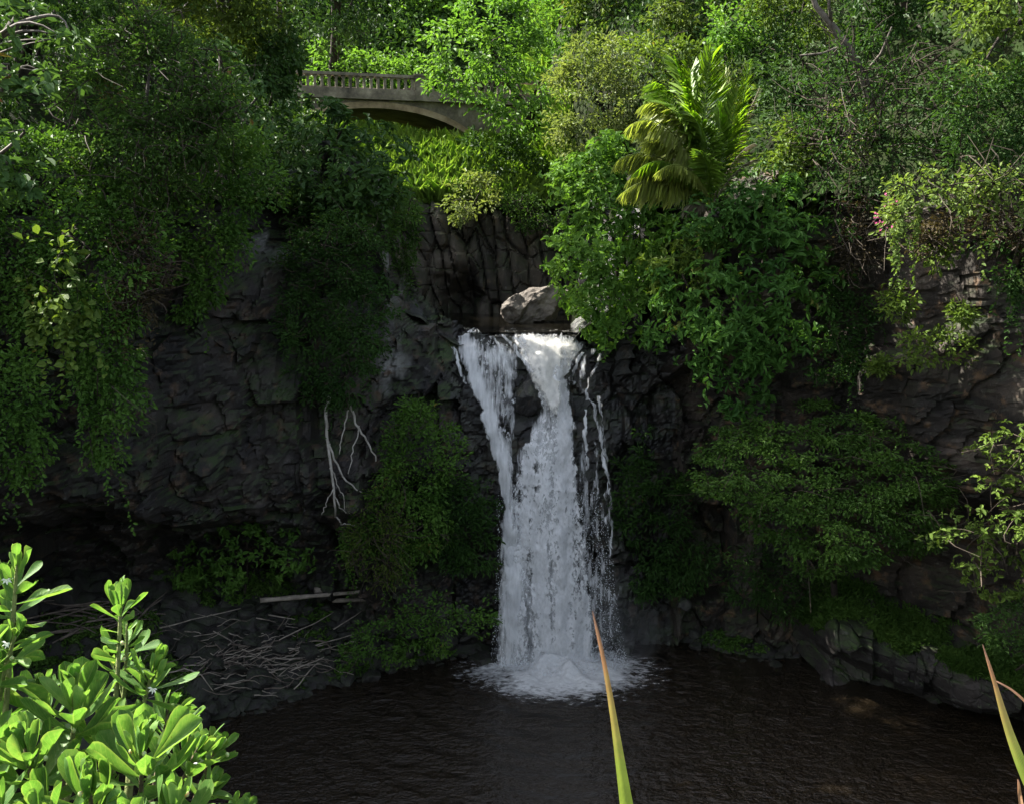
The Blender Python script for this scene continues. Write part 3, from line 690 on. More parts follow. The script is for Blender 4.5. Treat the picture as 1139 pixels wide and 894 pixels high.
plant('broadleaf_shrub', 'low weedy shrub on the boulders at the foot of the driftwood logs', 'shrub',
      [(390, 690), (440, 672), (500, 660), (545, 662), (553, 690), (520, 712), (470, 730), (420, 742), (380, 740)], 25.2, .5, 'l_vine',
      L=.11, w=.5, rc=.24, dens=1.3, cover=.7, root=(470, 725, 25.6), part=('stem', 'foliage'), tr=.03)

# ------------------------------------------------------------------ round the bridge and behind it
plant('hillside_tree', 'pale sunlit tree high behind the middle of the bridge', 'tree',
      [(425, -120), (500, -140), (530, -60), (522, 20), (500, 60), (478, 82), (445, 80), (425, 55), (415, 0)], 60, 4., 'l_light',
      L=.34, w=.5, rc=.9, dens=1.5, root=(470, 95, 64), tr=.3)
plant('hillside_tree', 'yellow-green bush right behind the bridge balusters', 'tree',
      [(335, 62), (360, 52), (400, 58), (430, 66), (470, 62), (480, 90), (470, 112), (430, 112), (380, 110), (340, 108)], 51.5, 1.8, 'l_light',
      L=.26, w=.5, rc=.6, dens=1.8, root=(400, 110, 53), tr=.15)
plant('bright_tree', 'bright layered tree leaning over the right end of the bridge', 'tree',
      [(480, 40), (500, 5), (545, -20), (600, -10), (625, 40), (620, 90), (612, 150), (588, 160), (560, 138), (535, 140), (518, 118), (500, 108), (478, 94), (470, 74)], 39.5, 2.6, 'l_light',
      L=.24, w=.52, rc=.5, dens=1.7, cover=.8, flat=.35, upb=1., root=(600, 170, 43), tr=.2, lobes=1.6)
plant('bright_tree', 'pale yellowish tree with rounded clumps between the bridge and the palm', 'tree',
      [(618, 90), (640, 48), (690, 40), (720, 70), (728, 120), (712, 165), (670, 190), (640, 195), (618, 165), (610, 130)], 35.5, 2.2, 'l_pale',
      L=.16, w=.5, rc=.42, dens=1.8, root=(665, 215, 37.5), lobes=1.5)
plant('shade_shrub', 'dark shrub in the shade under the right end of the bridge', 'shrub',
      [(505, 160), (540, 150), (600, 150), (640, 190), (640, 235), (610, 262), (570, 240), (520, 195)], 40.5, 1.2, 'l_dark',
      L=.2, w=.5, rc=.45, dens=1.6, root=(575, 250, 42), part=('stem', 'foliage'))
plant('leafy_shrub', 'small pale-leaved shrub on top of the columnar rock wall', 'shrub',
      [(490, 205), (515, 190), (548, 195), (556, 220), (540, 240), (510, 248), (488, 240)], 37.6, .7, 'l_pale',
      L=.2, w=.5, rc=.36, dens=1.8, root=(520, 246, 38.3), part=('stem', 'foliage'), tr=.05)
plant('leafy_shrub', 'thin shrub trailing over the dark right part of the columnar wall', 'shrub',
      [(560, 215), (600, 215), (632, 232), (635, 268), (612, 280), (585, 252), (562, 240)], 37.2, .6, 'l_fine',
      L=.17, w=.4, rc=.36, dens=1.1, root=(605, 240, 38), part=('stem', 'foliage'), tr=.05, twigs=40, twiglen=.8)
plant('hanging_shrub', 'dark mixed growth hanging from the left wall of the gorge', 'shrub',
      [(430, 215), (452, 205), (468, 235), (462, 275), (448, 300), (430, 290)], 29.5, .6, 'l_fine',
      L=.16, w=.3, rc=.32, dens=1.8, strands=20, root=(440, 225, 30.5), part=('stem', 'foliage'), tr=.05)
# sunlit grass on the slope below the bridge
n = 45000; gx = -9 + 11.5 * rng.random(n); gy = 38.7 + 12 * rng.random(n); ok = (gy < 42.3) | (gy > 47); gx, gy = gx[ok], gy[ok]; n = len(gx); q = np.stack([gx, gy, hill(gx, gy)], -1)
tag(leaf_mesh('grass', q, np.stack([rng.normal(size=n) * .35 - .1, rng.normal(size=n) * .3 - .2, 1 + 0 * gx], -1), unit(rng.normal(size=(n, 3)) + [0, -1, .2]), .5 + .7 * rng.random(n), .05, M['grass'], None, droop=.35),
    'tall sunlit grass on the slope below the bridge', kind='stuff')

# ------------------------------------------------------------------ plants of the right bank
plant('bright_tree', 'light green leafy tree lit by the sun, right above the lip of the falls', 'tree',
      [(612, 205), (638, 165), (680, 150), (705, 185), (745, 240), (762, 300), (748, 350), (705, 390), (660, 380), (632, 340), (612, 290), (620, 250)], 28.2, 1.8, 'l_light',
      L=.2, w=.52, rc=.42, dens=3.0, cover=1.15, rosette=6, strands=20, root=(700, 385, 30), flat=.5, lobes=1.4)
plant('umbrella_tree', 'large dark green umbrella tree filling the bank right of the falls, with lobed crown', 'tree',
      [(735, 330), (745, 262), (770, 235), (800, 225), (815, 195), (860, 182), (900, 210), (930, 250), (938, 310), (930, 365), (905, 395), (870, 420), (845, 452), (815, 470), (790, 450), (775, 412), (745, 395), (715, 370)], 26.2, 2.1, 'l_umb',
      L=.22, w=.42, rc=.45, dens=2.0, cover=1.0, rosette=7, strands=25, root=(830, 430, 28), tr=.2, flat=.5, lobes=1.6, droop=.3)
plant('umbrella_tree', 'small bright-tipped tree tucked between the lit tree and the palm fronds', 'tree',
      [(725, 262), (760, 250), (800, 258), (812, 295), (800, 340), (765, 355), (730, 345)], 25.6, .9, 'l_mid',
      L=.19, w=.45, rc=.38, dens=1.6, rosette=6, root=(770, 345, 26.5))
uppers = [
 ('mid-green tree at the top right of the bridge', [(618, -60), (680, -90), (720, -40), (728, 20), (700, 52), (655, 58), (625, 40)], 42, 2.4, 'l_mid', .22),
 ('olive-green tree at the very top, left of the palm', [(715, -110), (790, -120), (825, -50), (815, 10), (790, 50), (745, 62), (715, 40)], 38, 2.4, 'l_olive', .2),
 ('sparse pale tree with hanging clumps straight above the palm', [(790, -20), (830, -30), (845, 20), (835, 55), (805, 70), (785, 48)], 33.5, 1.5, 'l_light', .18),
 ('dull green tree rising behind the palm fronds', [(700, 50), (750, 45), (800, 60), (840, 80), (850, 130), (830, 175), (770, 180), (715, 150), (698, 100)], 33, 1.6, 'l_mid', .18),
 ('dark green tree right of the palm tips', [(838, 40), (880, 20), (915, 60), (925, 110), (905, 150), (860, 150), (838, 110)], 29.5, 1.8, 'l_dark', .17),
 ('dark tree at the top, left of the bare grey trunk', [(822, -110), (900, -120), (925, -40), (915, 30), (875, 55), (835, 30)], 31, 2.2, 'l_mid', .17),
 ('tall dark tree at the top right, behind the twig tangle', [(930, -120), (1010, -130), (1060, -60), (1050, 30), (1010, 60), (955, 60), (925, 10)], 27.5, 2.2, 'l_fern', .16),
 ('bright leafy tree at the very top, between bridge and palm', [(585, -110), (640, -120), (672, -40), (668, 40), (640, 66), (604, 62), (588, 10)], 45, 2.4, 'l_light', .24),
 ('dense dark-leaved tree in the top right corner', [(1050, -110), (1200, -120), (1220, 40), (1160, 95), (1095, 85), (1055, 40)], 23.5, 1.8, 'l_mid', .16),
]
for lab, poly, Yp, bg, mt, L_ in uppers:
    cx = np.mean([q[0] for q in poly]); lo_ = max(q[1] for q in poly)
    plant('hillside_tree', lab, 'tree', poly, Yp, bg, mt, L=L_, w=.5, rc=L_ * 2.6, dens=1.15, back=.15, root=(cx, lo_ + 25, Yp + bg * .8), tr=.2, lobes=2.6, group='trees up the right bank', twigs=6)
plant('tangled_tree', 'tangle of bare brown twigs and thin leaves hanging down the right cliff', 'tree',
      [(905, 60), (950, 40), (1020, 50), (1065, 90), (1070, 150), (1040, 195), (985, 210), (955, 260), (930, 270), (912, 215), (890, 165), (892, 105)], 24.4, 1.4, 'l_fern',
      L=.13, w=.4, rc=.42, dens=1.0, cover=.5, lobes=2., root=(960, 150, 26.5), tr=.1, twigs=230, twiglen=1.3)
plant('creeping_vine', 'dark vine mass down the right edge of the picture, above the flowering sprigs', 'vine',
      [(1040, 75), (1090, 70), (1200, 80), (1220, 210), (1140, 215), (1090, 205), (1050, 190), (1035, 130)], 21.8, 1.2, 'l_fern',
      L=.12, w=.45, rc=.38, dens=1.6, strands=50, root=(1110, 200, 23), part=('stem', 'foliage'), tr=.06, twigs=60, twiglen=.9)
plant('creeping_vine', 'mid-green leafy vine between the palm and the twig tangle', 'vine',
      [(845, 150), (885, 120), (915, 135), (930, 180), (935, 225), (905, 235), (870, 205), (848, 190)], 27.2, 1.0, 'l_mid',
      L=.15, w=.5, rc=.38, dens=1.4, strands=25, root=(890, 225, 28.5), part=('stem', 'foliage'), tr=.05, twigs=60, twiglen=.8)
bt = plant('bougainvillea', 'pale flowering bougainvillea spilling over the top of the right cliff', 'shrub',
      [(978, 235), (990, 205), (1020, 195), (1055, 205), (1085, 185), (1139, 190), (1220, 190), (1220, 240), (1139, 232), (1095, 232), (1050, 228), (1020, 240), (1000, 262), (980, 262)], 19.8, .8, 'l_boug',
      L=.12, w=.55, rc=.3, dens=1.7, cover=.8, strands=40, root=(1110, 240, 21), part=('stem', 'foliage'), tr=.05, twigs=120, twiglen=.9)
C = at(976 + 22 * rng.random(8), 212 + 45 * rng.random(8), 19.1 + .3 * rng.random(8)); q = np.repeat(C, 6, 0) + rng.normal(size=(48, 3)) * .07
leaf_mesh('blossom', q, rng.normal(size=(48, 3)), rng.normal(size=(48, 3)), .06, .8, M['pink'], bt)
plant('bougainvillea', 'thin sprigs of pale vine with pink flowers hanging against the twig tangle', 'shrub',
      [(925, 125), (945, 108), (968, 120), (975, 150), (962, 185), (940, 200), (925, 175), (935, 150)], 23.4, .5, 'l_boug',
      L=.13, w=.5, rc=.26, dens=1.0, cover=.6, root=(955, 150, 24.5), part=('stem', 'foliage'), tr=.04, twigs=25, twiglen=.8)
plant('brown_thicket', 'brown twiggy thicket hanging under the flowering bougainvillea', 'shrub',
      [(1000, 260), (1050, 235), (1120, 235), (1220, 240), (1220, 275), (1130, 272), (1080, 262), (1040, 300), (1010, 290)], 20.8, .7, 'l_brown',
      L=.12, w=.45, rc=.34, dens=1.4, cover=.8, root=(1090, 255, 22), part=('stem', 'foliage'), tr=.05, twigs=120, twiglen=.9)
plant('brown_thicket', 'dry twiggy growth beside the umbrella tree, over the dark rock', 'shrub',
      [(935, 200), (975, 215), (985, 260), (975, 310), (955, 330), (935, 300), (930, 250)], 24.8, .6, 'l_brown',
      L=.12, w=.4, rc=.34, dens=1.3, cover=.5, root=(955, 240, 25.8), part=('stem', 'foliage'), tr=.05, twigs=110, twiglen=.9)
for lab, poly, Yp in (
    ('round tuft of bright leaves below the bougainvillea on the right cliff', [(1018, 262), (1040, 252), (1068, 262), (1066, 288), (1042, 306), (1022, 300)], 20.6),
    ('ferny shrub high on the bare right rock face, left of the widest one', [(978, 330), (1000, 312), (1022, 322), (1020, 345), (1000, 358), (982, 352)], 22.8),
    ('wide ferny shrub in the middle of the right rock face', [(992, 372), (1020, 362), (1060, 368), (1082, 385), (1078, 408), (1055, 400), (1030, 408), (1000, 400)], 22.2),
    ('very small leafy tuft right of the ferny shrubs on the rock', [(1060, 346), (1072, 338), (1084, 346), (1080, 356), (1064, 356)], 21.9),
    ('tiny ferny tuft at the lower left of the right rock face', [(964, 402), (978, 396), (988, 404), (980, 414), (966, 412)], 23.6)):
    cx = np.mean([q[0] for q in poly]); cy = np.mean([q[1] for q in poly])
    plant('cliff_shrub', lab, 'shrub', poly, Yp, .4, 'l_mid', L=.13, w=.45, rc=.24, dens=1.5, cover=.8, root=(cx, cy + 8, Yp + .8), part=('stem', 'foliage'), tr=.03, limbs=4, group='shrubs on the right rock face')
plant('dome_shrub', 'broad low dome of fine dark leaves over the right shore', 'shrub',
      [(775, 520), (800, 480), (850, 455), (920, 445), (990, 455), (1040, 480), (1062, 515), (1060, 560), (1045, 600), (1000, 625), (960, 640), (900, 640), (860, 605), (820, 575), (785, 550)], 24.6, 2.4, 'l_dome',
      L=.11, w=.5, rc=.34, dens=1.9, cover=.95, flat=.35, upb=1., root=(930, 690, 26.2), tr=.12, slope=-1.6, lobes=1.3, twigs=60)
plant('leafy_shrub', 'straggly bright-tipped shrub at the right edge below the bare rock', 'shrub',
      [(1060, 560), (1075, 520), (1100, 480), (1125, 465), (1210, 480), (1220, 670), (1139, 665), (1100, 650), (1060, 635), (1035, 600)], 20.9, 1.0, 'l_mid',
      L=.13, w=.5, rc=.32, dens=1.2, cover=.8, rosette=5, root=(1110, 650, 21.8), part=('stem', 'foliage'), tr=.05, twigs=60)
plant('leafy_shrub', 'small round shrub on the mossy ledge at the right edge', 'shrub',
      [(1082, 690), (1105, 676), (1139, 674), (1200, 680), (1200, 735), (1139, 740), (1105, 722)], 20.4, .6, 'l_fine',
      L=.1, w=.45, rc=.24, dens=1.5, root=(1130, 745, 20.8), part=('stem', 'foliage'), tr=.03)
plant('fern_patch', 'dim ferns on the dripping wall just right of the falls', 'fern',
      [(680, 500), (710, 480), (740, 520), (770, 560), (790, 600), (800, 650), (760, 662), (715, 655), (690, 610), (682, 550)], 27.5, .6, 'l_fern',
      L=.17, w=.28, rc=.34, dens=1.7, cover=.8, root=(740, 655, 28.2), part=('stem', 'foliage'), tr=.03)
plant('fern_patch', 'dark low ferns on the shore under the dome shrub', 'fern',
      [(800, 610), (860, 615), (910, 640), (900, 680), (850, 690), (800, 670)], 26.4, .6, 'l_fern',
      L=.15, w=.3, rc=.32, dens=1.4, cover=.7, root=(855, 690, 27), part=('stem', 'foliage'), tr=.03)

plant('leafy_shrub', 'low leafy shrub hiding the foot of the palm', 'shrub',
      [(752, 236), (772, 214), (805, 212), (832, 226), (828, 258), (790, 270), (758, 262)], 24.2, .6, 'l_umb',
      L=.18, w=.45, rc=.34, dens=2.2, rosette=6, root=(795, 262, 25), part=('stem', 'foliage'), tr=.05)
plant('creeping_vine', 'dark creeper over the rock between the umbrella tree and the ferny cliff shrubs', 'vine',
      [(918, 320), (945, 300), (975, 310), (985, 350), (968, 395), (940, 430), (912, 420), (905, 380)], 25.0, .5, 'l_fern',
      L=.13, w=.5, rc=.32, dens=1.3, cover=.8, strands=25, root=(945, 330, 26), part=('stem', 'foliage'), tr=.04, twigs=30, twiglen=.7)
plant('creeping_vine', 'dark creeper under the brown thicket at the right edge', 'vine',
      [(1075, 262), (1110, 258), (1150, 265), (1200, 270), (1200, 330), (1130, 318), (1095, 312)], 21.2, .4, 'l_fern',
      L=.13, w=.5, rc=.3, dens=1.1, cover=.7, strands=25, root=(1130, 275, 22), part=('stem', 'foliage'), tr=.04, twigs=30, twiglen=.7)
plant('creeping_vine', 'patch of larger heart-shaped leaves growing over the vine curtain', 'vine',
      [(30, 250), (80, 235), (118, 270), (110, 330), (82, 372), (45, 350), (22, 300)], 19.4, .5, 'l_mid',
      L=.2, w=.75, rc=.34, dens=1.1, cover=.6, strands=18, root=(70, 260, 20.4), part=('stem', 'foliage'), tr=.04)
plant('creeping_vine', 'dull brownish creeper patch on the right edge of the vine curtain', 'vine',
      [(128, 250), (168, 255), (184, 300), (172, 350), (150, 372), (132, 330)], 20.2, .4, 'l_brown',
      L=.13, w=.4, rc=.32, dens=1.0, cover=.5, strands=20, root=(150, 265, 21.2), part=('stem', 'foliage'), tr=.04, twigs=120, twiglen=.8)
# bare grey trunk leaning out at the upper right
t = thing('bare_tree', 'bare grey leaning trunk at the upper right', 'tree', at(960, 140, 26))
ge = Geo(); ge.tube([at(985, 190, 26), at(972, 130, 25.2), at(960, 85, 24.8), at(942, 50, 24.6), at(925, 28, 24.5), at(908, 8, 24.4), at(895, -25, 24.4)], [.15, .13, .11, .1, .085, .07, .05], 8); ge.build('trunk', M['bark'], t, True)
for pts in (((925, 28, 24.5), (922, 5, 24.2), (926, -30, 24)), ((960, 85, 24.8), (980, 60, 24.3), (992, 30, 24)), ((972, 130, 25.2), (958, 160, 24.6), (957, 215, 24.3)), ((942, 50, 24.6), (915, 60, 24.2), (890, 62, 24))):
    ge = Geo(); ge.tube([at(*q) for q in pts], np.linspace(.055, .02, 3), 6); ge.build('branch', M['bark'], t, True)

# undergrowth over the whole hillside and moss on shores and ledges
g = np.random.default_rng(3); n = 250000
hx = -30 + 60 * g.random(n); hy = 10 + 60 * g.random(n); hz = hill(hx, hy)
u = F * hx / (CP * hy + (H - hz) * SP); v = 447 - F * ((hz - H) * CP + hy * SP) / (CP * hy + (H - hz) * SP)
ok = ~((hx > -9) & (hx < 3) & (hy > 36) & (hy < 47)) & (hy > yfront(hx)) & ~((np.abs(hx + 1) < 3.6) & (hy < 38.6)) & (np.abs(u) < 1000) & (v > -160)
hx, hy, hz = hx[ok], hy[ok], hz[ok]; n = len(hx); sz = np.clip(hy / 32, .7, 2)
q = np.stack([hx, hy - .1, hz + (.05 + 1.1 * g.random(n) ** 2) * sz], -1)
tag(leaf_mesh('undergrowth', q, unit(g.normal(size=(n, 3)) + [0, -.6, -.1]), unit(g.normal(size=(n, 3)) * .5 + [0, -.5, .7]), .2 * sz * (.6 + .8 * g.random(n)), .5, M['l_dark'], None),
    'leafy undergrowth covering the hillside', kind='stuff')
V_ = SV.reshape(-1, 3); fld = fbm(V_ * [.8, .8, .8], 3, 66)
ok = (V_[:, 2] > .04) & (V_[:, 1] < 28) & ((V_[:, 0] > -3.6) & (V_[:, 0] < -.7) & (fld > -.05) | (V_[:, 0] > 3.4) & (fld > .02) | (V_[:, 0] <= -3.6) & (fld > .14))
q = V_[ok]; q = q[g.integers(0, len(q), 60000)] + g.normal(size=(60000, 3)) * .05 + [0, 0, .04]; n = len(q)
tag(leaf_mesh('moss', q, unit(g.normal(size=(n, 3)) + [0, -.5, .2]), unit(g.normal(size=(n, 3)) * .5 + [0, -.4, 1]), .06 + .1 * g.random(n), .5, M['moss'], None), 'moss and low weeds over the shore rocks', kind='stuff')
q = LV_[6:48].reshape(-1, 3); q = q[(fbm(q * 1.1, 3, 12) > -.12)]; q = q[g.integers(0, len(q), 34000)] + g.normal(size=(34000, 3)) * .06 + [0, -.03, .03]; n = len(q)
tag(leaf_mesh('moss', q, unit(g.normal(size=(n, 3)) + [0, -.4, .5]), unit(g.normal(size=(n, 3)) * .5 + [0, -.5, 1]), .07 + .12 * g.random(n), .3, M['moss'], None), 'moss on top of the right ledge', kind='stuff')

# ------------------------------------------------------------------ palm
PD = -3.8; pb = at(792, 232, 28.6 + PD); palm = thing('palm_tree', 'palm with bright feathery fronds and dry lower ones on the right bank', 'palm', pb + [0, .3, -1.2])
ge = Geo(); ge.tube([pb + [.1, .4, -1.6], pb + [.05, .2, -.8], pb], [.24, .22, .2], 10); ge.build('trunk', M['bark'], palm, True)
def frond(tip, mid, mat, wid=.55, twist=0., label=None, dens=72, droop=.35, start=.16):
    a, m_, b = pb + rng.normal(size=3) * .08, np.array(mid), np.array(tip)
    s = np.linspace(0, 1, 24)[:, None]; c = a * (1 - s) ** 2 + 2 * m_ * s * (1 - s) + b * s * s
    ge = Geo(); ge.tube(c, np.linspace(.03, .008, 24), 5); hang = .6 if mat == 'palm_dry' else max(0., -(b - a)[0] / 3.0)
    d = unit(np.gradient(c, axis=0)); ref = np.array([math.sin(twist), -.25, math.cos(twist)])
    sd = unit(np.cross(d, ref)); up = np.cross(sd, d)
    tt = np.linspace(start, .99, dens); P = []; A = []; NN = []; LL = []
    for x in tt:
        i = x * 23; i0 = int(min(i, 22)); f_ = i - i0
        p_ = c[i0] * (1 - f_) + c[i0 + 1] * f_
        for sg in (-1, 1):
            l = wid * (math.sin(min(1, (x - start) * 1.9 + .25) * math.pi / 2)) * (1 - .55 * max(0, x - .55) / .45) * (.85 + .3 * rng.random())
            ax = unit(sd[i0] * sg * (1.0 - .35 * x) + d[i0] * (.55 + .7 * x) + up[i0] * .22 - np.array([0, 0, droop * rng.random() + hang * .9]) + rng.normal(size=3) * .07)
            P.append(p_); A.append(ax); NN.append(up[i0] + sd[i0] * sg * .35 + rng.normal(size=3) * .12); LL.append(l)
    V1, Q1 = leaves_geo(np.array(P), np.array(A), np.array(NN), np.array(LL), .052, .03, .22)
    ge.add(V1, Q1, None, np.repeat(rng.random(len(P)), 6))
    o = ge.build('frond', M[mat], palm)
    if label: o['label'] = label
FR = [((704, 138, 26.9), (748, 112, 27.5), 'palm_pale', .75), ((730, 92, 27.2), (757, 100, 27.8), 'palm', .7), ((752, 70, 27.6), (768, 105, 28.0), 'palm', .7), ((694, 214, 26.6), (738, 178, 27.1), 'palm_pale', .7), ((712, 188, 26.8), (750, 158, 27.3), 'palm', .6), ((820, 100, 28.0), (812, 165, 28.0), 'palm', .6),  # tip, mid control in photo pixels with depths
 ((792, 62, 28.2), (775, 130, 28.3), 'palm', .75), ((768, 78, 28.0), (768, 140, 28.1), 'palm', .75), ((772, 130, 27.2), (790, 150, 27.6), 'palm', .7),
 ((806, 82, 29.3), (818, 150, 29.0), 'palm_pale', .55), ((718, 116, 27.6), (760, 100, 27.9), 'palm_pale', .7), ((736, 112, 29.6), (765, 120, 29.2), 'palm', .6),
 ((722, 158, 27.2), (755, 140, 27.6), 'palm_pale', .65), ((688, 178, 27.2), (735, 150, 27.6), 'palm_pale', .7), ((700, 200, 26.9), (745, 165, 27.2), 'palm_pale', .6),
 ((735, 190, 26.6), (765, 165, 27.2), 'palm_pale', .55), ((832, 72, 30.0), (826, 150, 29.5), 'palm', .4), ((845, 98, 29.0), (822, 150, 28.9), 'palm_dry', .18), ((840, 160, 28.6), (818, 165, 28.6), 'palm_dry', .2),
 ((842, 178, 28.2), (822, 180, 28.4), 'palm_dry', .15),((762, 236, 27.2), (775, 215, 27.6), 'palm_dry', .4),
 ((800, 120, 27.4), (805, 170, 27.6), 'palm', .5), ((780, 170, 26.9), (792, 180, 27.2), 'palm', .5), ((825, 130, 30.2), (815, 170, 29.6), 'palm', .5), ((760, 150, 30.2), (775, 170, 29.6), 'palm', .5)]
for tip, mid, mt, wd in FR:
    frond(at(tip[0], tip[1], tip[2] + PD), at(mid[0], mid[1], mid[2] + PD), mt, wd * 1.2, label='dry brown frond' if mt == 'palm_dry' else None, droop=.5 if mt == 'palm' else .9)

# ------------------------------------------------------------------ bridge
bl = at(300, 78, 41.2); ztop = at(400, 82, 42.3)[2]
A0 = np.array([at(340, 80, 41.7)[0], 41.7]); A1 = np.array([at(470, 86, 42.95)[0], 42.95]); ud = (A1 - A0) / np.linalg.norm(A1 - A0); nd = np.array([-ud[1], ud[0]])
Mb = np.array([[ud[0], nd[0], 0], [ud[1], nd[1], 0], [0, 0, 1]])
def bp(s, d, z): s, d, z = np.broadcast_arrays(s, d, z); return np.stack([A0[0] + ud[0] * s + nd[0] * d, A0[1] + ud[1] * s + nd[1] * d, z], -1)
br = thing('arch_bridge', 'old concrete arch bridge with a balustrade crossing the gorge', 'bridge', bp(3., 1.8, ztop - 1.0))
S0, S1, Wd = -2.6, 11.5, 3.7
zd = ztop - .86                                  # road level
ge = Geo(); ge.box(bp((S0 + S1) / 2, Wd / 2, zd - .13), (S1 - S0, Wd + .3, .26), Mb); ge.build('deck', M['concrete'], br)
# arch barrel with spandrels: intrados is a flat curve springing low at both ends
sc_, hs = 3.1, 5.35
ss = np.linspace(sc_ - hs, sc_ + hs, 61)
zi = zd - .62 - 2.15 * (1 - np.sqrt(np.clip(1 - ((ss - sc_) / hs) ** 2 * .98, 0, 1))) / (1 - math.sqrt(.02)) * 1.15
V = []; 
for d in (0.06, Wd - .06):
    V.append(bp(ss, d, zi)); V.append(bp(ss, d, np.full(61, zd - .262)))
V = np.concatenate(V); Q = []
for i in range(60):
    Q += [[i, i + 1, 61 + i + 1, 61 + i], [122 + i, 183 + i, 183 + i + 1, 122 + i + 1]]
ge = Geo(); ge.add(V, Q); ge.build('spandrel_wall', M['concrete'], br)
ge = Geo(); Vr = []
for d, o_ in ((-.02, 0), (Wd + .02, 0), (-.02, .28), (Wd + .02, .28)): Vr.append(bp(ss, d, zi + o_))
Vr = np.concatenate(Vr); Q = []
for i in range(60): Q += [[i, 61 + i, 61 + i + 1, i + 1], [i, i + 1, 122 + i + 1, 122 + i], [61 + i, 183 + i, 183 + i + 1, 61 + i + 1]]
ge.add(Vr, Q); ge.build('arch_barrel', M['arch'], br)
for s in (sc_ - hs - .8, sc_ + hs + .8):
    ge = Geo(); ge.box(bp(s, Wd / 2, zd - 2.5), (1.7, Wd - .1, 4.4), Mb); ge.build('abutment', M['concrete'], br)
for d in (.0, Wd):
    ge = Geo(); ge.box(bp((S0 + S1) / 2, d, ztop - .07), (S1 - S0, .3, .13), Mb); ge.box(bp((S0 + S1) / 2, d, zd + .1), (S1 - S0, .26, .2), Mb)
    rail = ge.build('railing', M['concrete'], br)
    for s in np.arange(S0 + .2, S1, .31):
        if min(abs(s - q) for q in (-.9, 5.05, 10.9)) < .28: continue
        if s > 9.5: continue
        ge = Geo(); ge.box(bp(s, d, zd + .43), (.115, .14, .46), Mb); ge.box(bp(s, d, zd + .684), (.2, .15, .07), Mb)
        o = ge.build('baluster', M['concrete'], br); o.location = (0, 0, 0); o.parent = rail; o.location = (0, 0, 0)
    for s in (-.9, 5.05, 10.9):
        ge = Geo(); ge.box(bp(s, d - .0, zd + .33), (.42, .36, 1.15), Mb); ge.box(bp(s, d, ztop + .02), (.5, .44, .09), Mb); ge.build('post', M['concrete'], br)

# ------------------------------------------------------------------ boulders
def ico(sub):
    import bmesh
    bm = bmesh.new(); bmesh.ops.create_icosphere(bm, subdivisions=sub, radius=1)
    V = np.array([v.co[:] for v in bm.verts]); T = np.array([[v.index for v in f.verts] for f in bm.faces]); bm.free(); return V, T
def rock_geo(seed, sub=4, cuts=9, sharp=.9, rough=.09, sq=(1, 1, .8)):
    g = np.random.default_rng(seed); V, T = ico(sub); V = V * (1 + .25 * fbm(V * .9 + seed, 2, seed))[:, None]
    for _ in range(cuts):
        n_ = unit(g.normal(size=3)); h = .55 + .3 * g.random(); d = V @ n_ - h
        V = V - np.where(d > 0, d * sharp, 0)[:, None] * n_
    V = V * (1 + rough * fbm(V * 3 + seed, 4, seed + 3))[:, None]
    return V * np.array(sq), T
BASE = []
for s in range(7):
    V, T = rock_geo(100 + s, 4, 18, .97, .2); BASE.append(mesh_np('boulder_form', V, T, M['boulder']).data)
for o in [o for o in bpy.data.objects if o.name.startswith('boulder_form')]: bpy.data.objects.remove(o)
def boulder(p, s, lab, grp, k=None, rot=None):
    o = bpy.data.objects.new('boulder', BASE[rng.integers(0, 7) if k is None else k]); COL.objects.link(o)
    o.location = [float(c) for c in p]; o.scale = (s * (.8 + .5 * rng.random()), s * (.8 + .4 * rng.random()), s * (.65 + .3 * rng.random())); o.rotation_euler = rng.random(3) * [.6, .6, 6.28]
    return tag(o, lab, 'boulder', grp)
placed = []
def scatter(n, x0, x1, t0, t1, smin, smax, lab, grp):
    k = 0
    for _ in range(n * 14):
        x = x0 + (x1 - x0) * rng.random(); t_ = t0 + (t1 - t0) * rng.random(); y = float(shore_y(x)) + t_
        s = smin + (smax - smin) * rng.random() ** 2.2
        if any((x - a) ** 2 + (y - b_) ** 2 < (.62 * (s + c)) ** 2 for a, b_, c in placed): continue
        z = float(shore_z(np.array([x]), np.array([y]))[0])
        placed.append((x, y, s)); boulder((x, y, z + s * .38), s, lab, grp); k += 1
        if k >= n: break
scatter(230, -8.6, -.9, -.15, 3.8, .16, .62, 'dark lava boulder among many on the left shore of the pool', 'boulders on the left shore')
scatter(60, -8.6, -.9, -.35, .3, .16, .42, 'dark lava boulder at the waterline of the left shore', 'boulders at the left waterline')
scatter(45, 3.4, 9.5, -.1, 2.2, .12, .36, 'dark lava boulder at the water under the right bank', 'boulders on the right shore')
scatter(22, -14, -8.6, 0, 3.5, .15, .45, 'dark boulder in the shade of the cave behind the foreground shrub', 'boulders by the cave')
V, T = rock_geo(64, 5, 40, 1.0, .28, (1.2, 1.0, 1.0))
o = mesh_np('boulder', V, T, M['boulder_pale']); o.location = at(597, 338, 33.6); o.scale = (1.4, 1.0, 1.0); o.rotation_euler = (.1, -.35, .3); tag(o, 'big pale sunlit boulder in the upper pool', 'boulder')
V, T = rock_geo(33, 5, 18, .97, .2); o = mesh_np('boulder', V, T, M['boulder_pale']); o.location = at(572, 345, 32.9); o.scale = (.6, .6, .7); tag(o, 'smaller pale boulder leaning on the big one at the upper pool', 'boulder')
V, T = rock_geo(37, 4, 10, .9, .1); o = mesh_np('boulder', V, T, M['rock_wet']); o.location = at(586, 447, 27.75); o.scale = (.48, .6, .85); o.rotation_euler = (0, .15, 0); tag(o, 'dark wet rock splitting the upper part of the waterfall', 'boulder')
